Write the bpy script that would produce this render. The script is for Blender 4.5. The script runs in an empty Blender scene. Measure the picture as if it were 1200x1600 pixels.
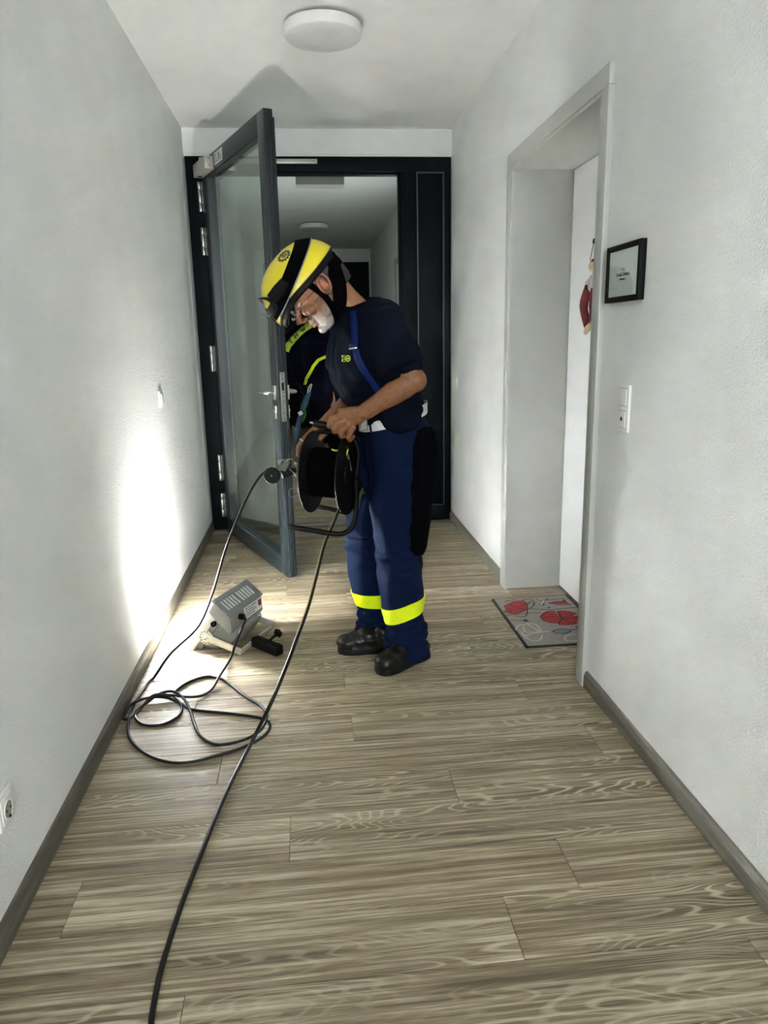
import bpy, bmesh, math, random
from mathutils import Vector, Matrix, noise
V = Vector
random.seed(4)
C = bpy.context.scene.collection
S = bpy.context.scene

# ------------------------------------------------------------------ camera
FPX, PITCH, YAW, ROLL, CAMH = 1136.07, math.radians(13.3134), math.radians(5.6194), math.radians(-1.2062), 1.30
fw = V((math.sin(YAW)*math.cos(PITCH), math.cos(YAW)*math.cos(PITCH), -math.sin(PITCH)))
rt0 = fw.cross(V((0, 0, 1))).normalized(); up0 = rt0.cross(fw)
RT = rt0*math.cos(ROLL) + up0*math.sin(ROLL); UP = -rt0*math.sin(ROLL) + up0*math.cos(ROLL)
CP = V((0, 0, CAMH))
cam = bpy.data.cameras.new('camera'); camo = bpy.data.objects.new('camera', cam); C.objects.link(camo)
camo.matrix_world = Matrix.Translation(CP) @ Matrix((RT, UP, -fw)).transposed().to_4x4()
cam.sensor_fit = 'VERTICAL'; cam.sensor_height = 36.0; cam.lens = FPX/1600*36.0
cam.clip_start = 0.02
S.camera = camo

def ray(px, py): return fw + RT*((px-600)/FPX) - UP*((py-800)/FPX)
def at(px, py, Y): d = ray(px, py); return CP + d*(Y/d.y)
def atz(px, py, z): d = ray(px, py); return CP + d*((z-CAMH)/d.z)

# ------------------------------------------------------------------ world, lights, exposure
S.view_settings.view_transform = 'Standard'; S.view_settings.look = 'None'
S.view_settings.exposure = 2.0; S.view_settings.gamma = 1.0; S.view_settings.use_curve_mapping = False
S.cycles.max_bounces = 12; S.cycles.diffuse_bounces = 8; S.cycles.glossy_bounces = 5; S.cycles.transmission_bounces = 8
S.cycles.sample_clamp_indirect = 90.0
w = bpy.data.worlds.new('world'); S.world = w; w.use_nodes = True
w.node_tree.nodes['Background'].inputs[0].default_value = (0.75, 0.85, 1, 1)
w.node_tree.nodes['Background'].inputs[1].default_value = 0.3

def area_light(name, loc, direction, sx, sy, power, color, spread=180):
    l = bpy.data.lights.new(name, 'AREA'); l.shape = 'RECTANGLE'; l.size = sx; l.size_y = sy
    l.energy = power; l.color = color; l.spread = math.radians(spread)
    o = bpy.data.objects.new(name, l); C.objects.link(o); o.location = loc
    o.rotation_euler = V(direction).to_track_quat('-Z', 'Y').to_euler(); return o
# daylight from the window at the near end of the corridor, behind the photographer
area_light('window_daylight', (0.3, -3.3, 1.55), (0.05, 1, -0.02), 1.2, 1.5, 32, (0.93, 0.97, 1.0))

# fill light added to brighten the second corridor, unseen behind the side panel
area_light('corridor_fill_light', (.985, 6.35, 1.5), (-1, -.1, .12), 1.0, 1.1, 5.5, (.9, 1.0, .97))

# ------------------------------------------------------------------ materials
def mat(name, col, rough=0.6, metal=0.0, spec=0.5, nscale=0, namt=0.0, bump=0.0, bscale=200, bdist=0.001, coat=0, emit=None, estr=0, alpha=1, stretch=None):
    m = bpy.data.materials.new(name); m.use_nodes = True; nt = m.node_tree; b = nt.nodes['Principled BSDF']
    b.inputs['Base Color'].default_value = (*col, 1); b.inputs['Roughness'].default_value = rough
    b.inputs['Metallic'].default_value = metal; b.inputs['Specular IOR Level'].default_value = spec
    b.inputs['Coat Weight'].default_value = coat
    if emit: b.inputs['Emission Color'].default_value = (*emit, 1); b.inputs['Emission Strength'].default_value = estr
    if nscale or bump:
        tc = nt.nodes.new('ShaderNodeTexCoord'); vec = tc.outputs['Object']
        if stretch:
            mp = nt.nodes.new('ShaderNodeMapping'); mp.inputs['Scale'].default_value = stretch
            nt.links.new(vec, mp.inputs['Vector']); vec = mp.outputs['Vector']
    if nscale:
        n = nt.nodes.new('ShaderNodeTexNoise'); n.inputs['Scale'].default_value = nscale; n.inputs['Detail'].default_value = 5
        nt.links.new(vec, n.inputs['Vector'])
        r = nt.nodes.new('ShaderNodeMapRange'); r.inputs['From Min'].default_value = 0.3; r.inputs['From Max'].default_value = 0.7
        r.inputs['To Min'].default_value = 1-namt; r.inputs['To Max'].default_value = 1+namt*0.6
        nt.links.new(n.outputs['Fac'], r.inputs['Value'])
        mx = nt.nodes.new('ShaderNodeVectorMath'); mx.operation = 'SCALE'; mx.inputs[0].default_value = col
        nt.links.new(r.outputs[0], mx.inputs['Scale']); nt.links.new(mx.outputs[0], b.inputs['Base Color'])
    if bump:
        n = nt.nodes.new('ShaderNodeTexNoise'); n.inputs['Scale'].default_value = bscale; n.inputs['Detail'].default_value = 3
        nt.links.new(vec, n.inputs['Vector'])
        bp = nt.nodes.new('ShaderNodeBump'); bp.inputs['Strength'].default_value = bump; bp.inputs['Distance'].default_value = bdist
        nt.links.new(n.outputs['Fac'], bp.inputs['Height']); nt.links.new(bp.outputs['Normal'], b.inputs['Normal'])
    return m

def plaster(name, col, bump, dist, scale):
    m = mat(name, col, 0.9, spec=0.25); nt = m.node_tree; b = nt.nodes['Principled BSDF']
    tc = nt.nodes.new('ShaderNodeTexCoord')
    n1 = nt.nodes.new('ShaderNodeTexNoise'); n1.inputs['Scale'].default_value = scale; n1.inputs['Detail'].default_value = 4; n1.inputs['Roughness'].default_value = 0.6
    n2 = nt.nodes.new('ShaderNodeTexVoronoi'); n2.inputs['Scale'].default_value = scale*1.4
    n3 = nt.nodes.new('ShaderNodeTexNoise'); n3.inputs['Scale'].default_value = 3.0
    for n in (n1, n2, n3): nt.links.new(tc.outputs['Object'], n.inputs['Vector'])
    ad = nt.nodes.new('ShaderNodeMath'); ad.operation = 'MULTIPLY_ADD'; ad.inputs[1].default_value = 0.5
    nt.links.new(n2.outputs['Distance'], ad.inputs[0]); nt.links.new(n1.outputs['Fac'], ad.inputs[2])
    bp = nt.nodes.new('ShaderNodeBump'); bp.inputs['Strength'].default_value = bump; bp.inputs['Distance'].default_value = dist
    nt.links.new(ad.outputs[0], bp.inputs['Height']); nt.links.new(bp.outputs['Normal'], b.inputs['Normal'])
    r = nt.nodes.new('ShaderNodeMapRange'); r.inputs['From Min'].default_value = 0.3; r.inputs['From Max'].default_value = 0.7
    r.inputs['To Min'].default_value = 0.96; r.inputs['To Max'].default_value = 1.02
    nt.links.new(n3.outputs['Fac'], r.inputs['Value'])
    mx = nt.nodes.new('ShaderNodeVectorMath'); mx.operation = 'SCALE'; mx.inputs[0].default_value = col
    nt.links.new(r.outputs[0], mx.inputs['Scale']); nt.links.new(mx.outputs[0], b.inputs['Base Color'])
    return m

def wood(name, c_dark, c_mid, c_light, rough, axis='x', rings=1.0):
    """limed pine: streaks along the board and cathedral rings, shifted per object"""
    m = mat(name, c_mid, rough, spec=0.4); nt = m.node_tree; b = nt.nodes['Principled BSDF']; N = nt.nodes; L = nt.links
    tc = N.new('ShaderNodeTexCoord'); oi = N.new('ShaderNodeObjectInfo')
    off = N.new('ShaderNodeMath'); off.operation = 'MULTIPLY'; off.inputs[1].default_value = 37.0; L.new(oi.outputs['Random'], off.inputs[0])
    cmb = N.new('ShaderNodeCombineXYZ'); L.new(off.outputs[0], cmb.inputs[0]); L.new(off.outputs[0], cmb.inputs[1]); L.new(off.outputs[0], cmb.inputs[2])
    add = N.new('ShaderNodeVectorMath'); add.operation = 'ADD'; L.new(tc.outputs['Object'], add.inputs[0]); L.new(cmb.outputs[0], add.inputs[1])
    def mp(sx, sy, sz=1):
        q = N.new('ShaderNodeMapping'); q.inputs['Scale'].default_value = (sx, sy, sz) if axis == 'x' else (sy, sx, sz)
        L.new(add.outputs[0], q.inputs['Vector']); return q.outputs[0]
    def nz(vec, scale, det=4, ro=0.55):
        n = N.new('ShaderNodeTexNoise'); n.inputs['Scale'].default_value = scale; n.inputs['Detail'].default_value = det; n.inputs['Roughness'].default_value = ro
        L.new(vec, n.inputs['Vector']); return n.outputs['Fac']
    def math_(op, a, b_=None, c_=None):
        q = N.new('ShaderNodeMath'); q.operation = op
        for i, v in enumerate((a, b_, c_)):
            if v is None: continue
            if isinstance(v, (int, float)): q.inputs[i].default_value = v
            else: L.new(v, q.inputs[i])
        return q.outputs[0]
    ring = nz(mp(1.1, 7.5, 7.5), 1.0, 2, 0.45)
    wob = nz(mp(6, 60, 60), 1.0, 2)
    ph = math_('MULTIPLY_ADD', wob, 2.2, math_('MULTIPLY', ring, 215*rings))
    sn = math_('SINE', ph)
    band = nz(mp(0.7, 3.2, 3.2), 1.0, 2)                                   # where rings are strong
    sel = N.new('ShaderNodeMapRange'); sel.inputs['From Min'].default_value = 0.44; sel.inputs['From Max'].default_value = 0.66; L.new(band, sel.inputs['Value'])
    line = N.new('ShaderNodeMapRange'); line.inputs['From Min'].default_value = 0.35; line.inputs['From Max'].default_value = 0.95; L.new(sn, line.inputs['Value'])
    rl = math_('MULTIPLY', line.outputs[0], sel.outputs[0])
    st1 = nz(mp(2.2, 95, 95), 1.0, 6, 0.7); st2 = nz(mp(0.9, 16, 16), 1.0, 4, 0.6); pore = nz(mp(14, 330, 330), 1.0, 4, 0.75)
    mixv = math_('ADD', math_('MULTIPLY', st1, 0.68), math_('MULTIPLY', st2, 0.32))
    cr = N.new('ShaderNodeValToRGB'); L.new(mixv, cr.inputs[0])
    e = cr.color_ramp.elements; e[0].position = 0.40; e[0].color = (*c_dark, 1); e[1].position = 0.61; e[1].color = (*c_light, 1)
    k = e.new(0.5); k.color = (*c_mid, 1)
    pr = N.new('ShaderNodeMapRange'); pr.inputs['From Min'].default_value = 0.56; pr.inputs['From Max'].default_value = 0.7; pr.inputs['To Max'].default_value = 0.62; L.new(pore, pr.inputs['Value'])
    m1 = N.new('ShaderNodeMixRGB'); L.new(pr.outputs[0], m1.inputs[0]); L.new(cr.outputs[0], m1.inputs[1]); m1.inputs[2].default_value = (*[v*0.42 for v in c_dark], 1)
    m2 = N.new('ShaderNodeMixRGB'); L.new(math_('MULTIPLY', rl, 0.75), m2.inputs[0]); L.new(m1.outputs[0], m2.inputs[1]); m2.inputs[2].default_value = (*[min(1, v*1.25) for v in c_light], 1)
    tone = N.new('ShaderNodeMapRange'); tone.inputs['To Min'].default_value = 0.87; tone.inputs['To Max'].default_value = 1.1; L.new(oi.outputs['Random'], tone.inputs['Value'])
    sc = N.new('ShaderNodeVectorMath'); sc.operation = 'SCALE'; L.new(m2.outputs[0], sc.inputs[0]); L.new(tone.outputs[0], sc.inputs['Scale'])
    L.new(sc.outputs[0], b.inputs['Base Color'])
    bp = N.new('ShaderNodeBump'); bp.inputs['Strength'].default_value = 0.35; bp.inputs['Distance'].default_value = 0.0008
    L.new(math_('ADD', mixv, math_('MULTIPLY', pore, -0.8)), bp.inputs['Height']); L.new(bp.outputs['Normal'], b.inputs['Normal'])
    return m

M = dict(
    wall=plaster('plaster_wall', (0.80, 0.81, 0.80), 0.9, 0.004, 140), ceil=plaster('ceiling_paint', (0.84, 0.84, 0.83), 0.2, 0.0006, 260),
    wood=wood('limed_pine', (0.105, 0.080, 0.048), (0.225, 0.178, 0.112), (0.46, 0.41, 0.295), 0.55),
    base=wood('baseboard_wood', (0.085, 0.078, 0.062), (0.12, 0.11, 0.088), (0.17, 0.158, 0.13), 0.4, axis='y', rings=0.3),
    screed=mat('screed', (0.05, 0.045, 0.04), 0.9, nscale=20, namt=0.2),
    door=mat('white_door', (0.84, 0.85, 0.86), 0.35, nscale=3, namt=0.02), lining=mat('grey_lining', (0.45, 0.46, 0.44), 0.45, nscale=2, namt=0.03),
    casing=mat('casing_grey', (0.47, 0.48, 0.45), 0.4, nscale=3, namt=0.02), seal=mat('black_seal', (0.01, 0.01, 0.01), 0.6, nscale=30, namt=0.2),
    alu=mat('anthracite_aluminium', (0.0022, 0.0045, 0.0055), 0.5, spec=0.08, nscale=8, namt=0.08), alu2=mat('anthracite_leaf', (0.012, 0.018, 0.021), 0.33, spec=0.55, nscale=8, namt=0.08),
    panel=mat('dark_panel', (0.002, 0.004, 0.005), 0.5, spec=.08, nscale=4, namt=0.15),
    steel=mat('brushed_steel', (0.6, 0.6, 0.57), 0.28, metal=1, nscale=40, namt=0.08), steel2=mat('satin_plate', (0.42, 0.42, 0.4), 0.4, metal=1, nscale=60, namt=0.1),
    silver=mat('silver_paint', (0.47, 0.45, 0.4), 0.4, metal=0.35, nscale=15, namt=0.05),
    white=mat('white_plastic', (0.8, 0.8, 0.77), 0.35, nscale=5, namt=0.02), black=mat('black_plastic', (0.003, 0.003, 0.003), 0.55, spec=.15, nscale=30, namt=0.2),
    rubber=mat('black_rubber', (0.004, 0.004, 0.004), 0.5, spec=0.3, nscale=60, namt=0.3, bump=0.2, bscale=150),
    lampshade=mat('opal_shade', (0.72, 0.72, 0.72), 0.35, nscale=3, namt=0.02), lamprim=mat('opal_rim', (0.8, 0.8, 0.79), 0.4, nscale=3, namt=0.02),
    cream=mat('cream_enamel', (0.62, 0.6, 0.52), 0.4, nscale=12, namt=0.06), greymet=mat('grey_enamel', (0.2, 0.21, 0.21), 0.4, nscale=12, namt=0.06), galv=mat('galvanised', (0.62, 0.6, 0.52), 0.35, metal=0.5, nscale=30, namt=0.12),
    bodygrey=mat('grey_housing', (0.24, 0.24, 0.22), 0.45, nscale=12, namt=0.06),
    paper=mat('paper', (0.75, 0.78, 0.78), 0.6, nscale=5, namt=0.02), ink=mat('ink', (0.05, 0.05, 0.05), 0.6, nscale=50, namt=0.1), red=mat('red_print', (0.30, 0.006, 0.011), 0.8, nscale=300, namt=0.3),
    label=mat('sticker', (0.7, 0.72, 0.72), 0.4, nscale=10, namt=0.03),
    matgrey=mat('mat_pile', (0.27, 0.25, 0.225), 0.95, nscale=260, namt=0.35, bump=0.5, bscale=500), matpale=mat('mat_pale', (0.48, 0.45, 0.41), 0.95, nscale=260, namt=0.2), matblack=mat('mat_black', (0.012, 0.012, 0.012), 0.9, nscale=200, namt=0.2), matblue=mat('mat_blue', (0.15, 0.19, 0.22), 0.95, nscale=260, namt=0.3),
    navy=mat('navy_shirt', (0.0012, 0.0028, 0.0075), 0.9, spec=0.06, nscale=25, namt=0.25, bump=0.3, bscale=500, bdist=0.0005),
    trouser=mat('blue_trousers', (0.003, 0.0085, 0.031), 0.9, spec=0.06, nscale=25, namt=0.2, bump=0.3, bscale=600, bdist=0.0005),
    dark=mat('dark_jacket', (0.0012, 0.0015, 0.006), 0.9, spec=0.05, nscale=25, namt=0.3), pouch=mat('black_fabric', (0.0012, 0.0012, 0.002), 0.9, spec=0.04, nscale=60, namt=0.3),
    strap=mat('blue_strap', (0.004, 0.013, 0.08), 0.85, spec=.08, nscale=80, namt=0.2), neon=mat('neon_band', (0.72, 0.85, 0.0), 0.5, nscale=120, namt=0.08), neond=mat('neon_dim', (0.5, 0.62, 0.03), 0.6, nscale=60, namt=0.1),
    belt=mat('white_belt', (0.72, 0.73, 0.75), 0.35, nscale=60, namt=0.15), boot=mat('black_leather', (0.005, 0.0055, 0.006), 0.34, spec=0.4, nscale=60, namt=0.3, bump=0.4, bscale=120),
    helmet=mat('yellow_helmet', (0.76, 0.62, 0.015), 0.3, coat=0.3, nscale=6, namt=0.03), lens=mat('goggle_lens', (0.3, 0.32, 0.3), 0.12, nscale=6, namt=0.03),
    hair=mat('grey_hair', (0.05, 0.046, 0.042), 0.8, nscale=90, namt=0.6, stretch=(1, 1, 3)), teal=mat('teal_cord', (0.008, 0.05, 0.095), 0.7, nscale=90, namt=0.5), green=mat('green_cord', (0.02, 0.14, 0.03), 0.7, nscale=90, namt=0.5),
    wool=mat('doll_red', (0.10, 0.003, 0.006), 0.9, nscale=90, namt=0.3, bump=0.4, bscale=300), dollskin=mat('doll_beige', (0.55, 0.42, 0.25), 0.8, nscale=40, namt=0.15), dollcloth=mat('doll_cloth', (0.6, 0.57, 0.56), 0.9, nscale=150, namt=0.5),
    gripgreen=mat('worn_tube', (0.16, 0.15, 0.09), 0.4, metal=0.4, nscale=60, namt=0.3), eye=mat('eye_white', (0.6, 0.58, 0.55), 0.2, nscale=9, namt=0.03),
)
def glassmat(name, refl, tint):
    m = bpy.data.materials.new(name); m.use_nodes = True; nt = m.node_tree; nt.nodes.clear()
    o = nt.nodes.new('ShaderNodeOutputMaterial'); t = nt.nodes.new('ShaderNodeBsdfTransparent'); t.inputs[0].default_value = (*tint, 1)
    g = nt.nodes.new('ShaderNodeBsdfGlossy'); g.inputs['Roughness'].default_value = 0.02; g.inputs[0].default_value = (0.95, 1, 0.97, 1)
    lw = nt.nodes.new('ShaderNodeLayerWeight'); lw.inputs[0].default_value = .5
    pw_ = nt.nodes.new('ShaderNodeMath'); pw_.operation = 'POWER'; pw_.inputs[1].default_value = 5; nt.links.new(lw.outputs['Facing'], pw_.inputs[0])
    f = nt.nodes.new('ShaderNodeMath'); f.operation = 'MULTIPLY_ADD'; f.inputs[1].default_value = 1-refl; f.inputs[2].default_value = refl; nt.links.new(pw_.outputs[0], f.inputs[0])
    x = nt.nodes.new('ShaderNodeMixShader'); nt.links.new(f.outputs[0], x.inputs[0]); nt.links.new(t.outputs[0], x.inputs[1]); nt.links.new(g.outputs[0], x.inputs[2])
    nt.links.new(x.outputs[0], o.inputs[0]); return m
M['glass'] = glassmat('door_glass', .28, (0.82, 0.86, 0.84)); M['clear'] = glassmat('clear_lens', .035, (0.93, 0.93, 0.93))

# skin: vertex colour (beard stubble, lips, nails are the skin's own colours)
def skinmat():
    m = mat('skin', (0.4, 0.2, 0.12), 0.5, spec=0.4, bump=0.25, bscale=180, bdist=0.0006); nt = m.node_tree
    a = nt.nodes.new('ShaderNodeVertexColor'); a.layer_name = 'tint'
    n = nt.nodes.new('ShaderNodeTexNoise'); n.inputs['Scale'].default_value = 60; n.inputs['Detail'].default_value = 6
    tc = nt.nodes.new('ShaderNodeTexCoord'); nt.links.new(tc.outputs['Object'], n.inputs['Vector'])
    r = nt.nodes.new('ShaderNodeMapRange'); r.inputs['From Min'].default_value = .3; r.inputs['From Max'].default_value = .7; r.inputs['To Min'].default_value = 0.82; r.inputs['To Max'].default_value = 1.12
    nt.links.new(n.outputs['Fac'], r.inputs['Value'])
    s = nt.nodes.new('ShaderNodeVectorMath'); s.operation = 'SCALE'; nt.links.new(a.outputs[0], s.inputs[0]); nt.links.new(r.outputs[0], s.inputs['Scale'])
    nt.links.new(s.outputs[0], nt.nodes['Principled BSDF'].inputs['Base Color']); return m
M['skin'] = skinmat()

# ------------------------------------------------------------------ mesh helpers (world coordinates in, object local to its root's location out)
class MB:
    def __init__(s): s.v = []; s.f = []; s.m = []; s.k = 0
    def add(s, vs, fs):
        o = len(s.v); s.v += [V(x) for x in vs]; s.f += [tuple(i+o for i in f) for f in fs]; s.m += [s.k]*len(fs); return s
    def mi(s, k): s.k = k; return s
    def box(s, lo, hi, M4=None):
        x0, y0, z0 = lo; x1, y1, z1 = hi
        vs = [V(p) for p in ((x0,y0,z0),(x1,y0,z0),(x1,y1,z0),(x0,y1,z0),(x0,y0,z1),(x1,y0,z1),(x1,y1,z1),(x0,y1,z1))]
        if M4: vs = [M4 @ p for p in vs]
        return s.add(vs, [(0,3,2,1),(4,5,6,7),(0,1,5,4),(1,2,6,5),(2,3,7,6),(3,0,4,7)])
    def rbox(s, lo, hi, M4=None, b=0.004, seg=2):
        bm = bmesh.new(); bmesh.ops.create_cube(bm, size=1)
        lo, hi = V(lo), V(hi); c = (lo+hi)/2; d = hi-lo
        for v in bm.verts: v.co = V((v.co.x*d.x, v.co.y*d.y, v.co.z*d.z)) + c
        bmesh.ops.bevel(bm, geom=bm.edges[:], offset=min(b, min(abs(x) for x in d)*0.45), segments=seg, affect='EDGES', profile=0.5)
        return s.frombm(bm, M4)
    def frombm(s, bm, M4=None):
        bm.verts.index_update(); vs = [(M4 @ v.co) if M4 else v.co.copy() for v in bm.verts]
        s.add(vs, [tuple(v.index for v in f.verts) for f in bm.faces]); bm.free(); return s
    def rings(s, rs, caps=True, closed=False):
        n = len(rs[0]); o = len(s.v); vs = [p for r in rs for p in r]; fs = []
        R = len(rs)
        for i in range(R if closed else R-1):
            a, b = i*n, ((i+1) % R)*n
            for j in range(n): k = (j+1) % n; fs.append((a+j, a+k, b+k, b+j))
        if caps and not closed: fs.append(tuple(range(n-1, -1, -1))); fs.append(tuple((R-1)*n+j for j in range(n)))
        return s.add(vs, fs)
    def tube(s, pts, rad, n=10, flat=1.0, ref=None, caps=True, closed=False):
        pts = [V(p) for p in pts]; R = []; N = len(pts)
        if not hasattr(rad, '__len__'): rad = [rad]*N
        prev = None
        for i, p in enumerate(pts):
            if closed: t = (pts[(i+1) % N]-pts[i-1]).normalized()
            else: t = (pts[min(i+1, N-1)]-pts[max(i-1, 0)]).normalized()
            if ref is not None: u = V(ref) - t*V(ref).dot(t)
            elif prev is None: u = t.orthogonal()
            else: u = prev - t*prev.dot(t)
            if u.length < 1e-6: u = t.orthogonal()
            u.normalize(); prev = u; v = t.cross(u)
            r = rad[i]; ra, rb = (r, r*flat) if not hasattr(r, '__len__') else r
            R.append([p + u*(ra*math.cos(a)) + v*(rb*math.sin(a)) for a in (2*math.pi*j/n for j in range(n))])
        return s.rings(R, caps, closed)
    def cyl(s, a, b, r, n=20, r2=None): return s.tube([a, b], [r, r2 if r2 is not None else r], n)
    def ell(s, c, r, M3=None, sub=3):
        bm = bmesh.new(); bmesh.ops.create_icosphere(bm, subdivisions=sub, radius=1)
        for v in bm.verts:
            p = V((v.co.x*r[0], v.co.y*r[1], v.co.z*r[2]))
            v.co = (M3 @ p if M3 else p) + V(c)
        return s.frombm(bm)
    def lathe(s, prof, M4=None, n=32):
        R = [[(M4 @ V((r*math.cos(a), r*math.sin(a), z))) if M4 else V((r*math.cos(a), r*math.sin(a), z)) for a in (2*math.pi*j/n for j in range(n))] for r, z in prof]
        return s.rings(R)
    def prism(s, outline, d):
        n = len(outline); a = [V(p) for p in outline]; b = [p+V(d) for p in a]
        return s.add(a+b, [tuple(range(n-1, -1, -1)), tuple(range(n, 2*n))]+[(i, (i+1) % n, (i+1) % n+n, i+n) for i in range(n)])

def origin(o):
    p = V((0, 0, 0))
    while o is not None: p += o.location; o = o.parent
    return p
def link_mesh(name, me, parent, loc=None):
    o = bpy.data.objects.new(name, me); C.objects.link(o)
    base = origin(parent) if parent else V(loc or (0, 0, 0))
    me.transform(Matrix.Translation(-base))
    if parent: o.parent = parent
    else: o.location = base
    return o
def build(name, mb, mt, parent=None, smooth=False, loc=None, label=None, bevel=0):
    me = bpy.data.meshes.new(name); me.from_pydata([tuple(v) for v in mb.v], [], mb.f); me.update()
    mts = mt if isinstance(mt, (list, tuple)) else [mt]
    for x in mts: me.materials.append(x)
    if len(mts) > 1: me.polygons.foreach_set('material_index', mb.m)
    bm = bmesh.new(); bm.from_mesh(me); bmesh.ops.recalc_face_normals(bm, faces=bm.faces)
    if bevel: bmesh.ops.bevel(bm, geom=[e for e in bm.edges if e.is_manifold and e.calc_face_angle(0) > 0.6], offset=bevel, segments=2, affect='EDGES', profile=0.5)
    bm.to_mesh(me); bm.free()
    if smooth:
        me.polygons.foreach_set('use_smooth', [True]*len(me.polygons))
        if smooth != 'all':
            try: me.set_sharp_from_angle(angle=math.radians(40))
            except Exception: pass
    if loc is None and parent is None and mb.v:
        xs = [v.x for v in mb.v]; ys = [v.y for v in mb.v]; zs = [v.z for v in mb.v]
        loc = ((min(xs)+max(xs))/2, (min(ys)+max(ys))/2, min(zs))
    o = link_mesh(name, me, parent, loc)
    if label: o['label'] = label
    return o
def root(name, loc, label, cat, group=None):
    o = bpy.data.objects.new(name, None); C.objects.link(o); o.location = loc; o.empty_display_size = 0.1
    o['label'] = label; o['category'] = cat
    if group: o['group'] = group
    return o
def tag(o, label, cat, group=None):
    o['label'] = label; o['category'] = cat
    if group: o['group'] = group
    return o
def struct(o): o['kind'] = 'structure'; return o
def remeshed(name, mb, mt, parent, voxel, smooth=3, fn=None, colfn=None, label=None):
    me = bpy.data.meshes.new('t'); me.from_pydata([tuple(v) for v in mb.v], [], mb.f)
    bm = bmesh.new(); bm.from_mesh(me); bmesh.ops.recalc_face_normals(bm, faces=bm.faces); bm.to_mesh(me); bm.free()
    o = bpy.data.objects.new('t', me); C.objects.link(o)
    r = o.modifiers.new('r', 'REMESH'); r.mode = 'VOXEL'; r.voxel_size = voxel
    if smooth: s = o.modifiers.new('s', 'SMOOTH'); s.factor = 0.5; s.iterations = smooth
    dg = bpy.context.evaluated_depsgraph_get()
    m2 = bpy.data.meshes.new_from_object(o.evaluated_get(dg)); bpy.data.objects.remove(o); bpy.data.meshes.remove(me)
    if fn:
        nn = [v.normal.copy() for v in m2.vertices]
        for v, n in zip(m2.vertices, nn): v.co = fn(v.co, n)
    m2.materials.clear(); m2.materials.append(mt); m2.polygons.foreach_set('use_smooth', [True]*len(m2.polygons))
    if colfn:
        ca = m2.color_attributes.new('tint', 'FLOAT_COLOR', 'POINT'); buf = []
        for v in m2.vertices: buf += [*colfn(v.co), 1.0]
        ca.data.foreach_set('color', buf)
    m2.name = name
    q = link_mesh(name, m2, parent)
    if label: q['label'] = label
    return q
def spline(pts, k=8):
    pts = [V(p) for p in pts]; out = []
    for i in range(len(pts)-1):
        p0 = pts[max(i-1, 0)]; p1 = pts[i]; p2 = pts[i+1]; p3 = pts[min(i+2, len(pts)-1)]
        for j in range(k):
            t = j/k; out.append(0.5*((2*p1)+(p2-p0)*t+(2*p0-5*p1+4*p2-p3)*t*t+(3*p1-p0-3*p2+p3)*t**3))
    out.append(pts[-1]); return out
def text_mesh(name, body, size, M4, mt, parent, ex=0.0004, align='CENTER'):
    cu = bpy.data.curves.new('t', 'FONT'); cu.body = body; cu.size = size; cu.align_x = align; cu.align_y = 'CENTER'; cu.extrude = ex; cu.resolution_u = 3
    o = bpy.data.objects.new('t', cu); C.objects.link(o)
    me = bpy.data.meshes.new_from_object(o.evaluated_get(bpy.context.evaluated_depsgraph_get())); bpy.data.objects.remove(o)
    me.transform(M4); me.materials.clear(); me.materials.append(mt); return link_mesh(name, me, parent)
def frame4(o, x, y, z): return Matrix.Translation(V(o)) @ Matrix((V(x).normalized(), V(y).normalized(), V(z).normalized())).transposed().to_4x4()

# ------------------------------------------------------------------ the shell
XL, XR, ZC, YF, YB, YE = -0.7307, 1.0034, 2.6296, 5.141, -3.6, 11.45
FT = 0.09                                      # frame depth
struct(build('wall_left', MB().box((XL-.12, YB, -.02), (XL, YE, ZC+.02)), M['wall']))
DO = (2.515, 3.60, 2.075)                      # apartment doorway y0,y1,top
D2 = (7.25, 8.20, 2.09)
wr = MB()
for y0, y1, z0 in ((YB, DO[0], 0), (DO[1], D2[0], 0), (D2[1], YE, 0), (DO[0], DO[1], DO[2]), (D2[0], D2[1], D2[2])):
    wr.box((XR, y0, z0-.02 if z0 == 0 else z0), (XR+.34, y1, ZC+.02))
struct(build('wall_right', wr, M['wall']))
struct(build('ceiling', MB().box((XL-.12, YB, ZC), (XR+.34, YE, ZC+.1)), M['ceil']))
wf = MB().box((XL, YF-.012, 2.482), (XR, YF+.16, ZC)).box((XL, YF-.004, 2.468), (XR, YF+.16, 2.482))
struct(build('wall_back', wf, M['wall']))
struct(build('wall_end', MB().box((XL-.12, YE, -.02), (XR+.34, YE+.1, ZC+.1)), M['wall']))
# near end of the corridor, behind the camera: wall round a window
wn = MB().box((XL-.12, YB-.1, -.02), (-.35, YB, ZC+.1)).box((.95, YB-.1, -.02), (XR+.34, YB, ZC+.1)).box((-.35, YB-.1, -.02), (.95, YB, .8)).box((-.35, YB-.1, 2.3), (.95, YB, ZC+.1))
struct(build('wall_near', wn, M['wall']))
wfr = MB()
for lo, hi in (((-.35, YB-.08, .8), (-.29, YB-.02, 2.3)), ((.89, YB-.08, .8), (.95, YB-.02, 2.3)), ((-.29, YB-.08, .8), (.89, YB-.02, .86)), ((-.29, YB-.08, 2.24), (.89, YB-.02, 2.3)), ((.27, YB-.08, .86), (.33, YB-.02, 2.24))): wfr.box(lo, hi)
wo = struct(build('window_1', wfr, M['white'])); build('window_pane', MB().box((-.29, YB-.055, .86), (.89, YB-.045, 2.24)), M['clear'], wo)

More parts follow.
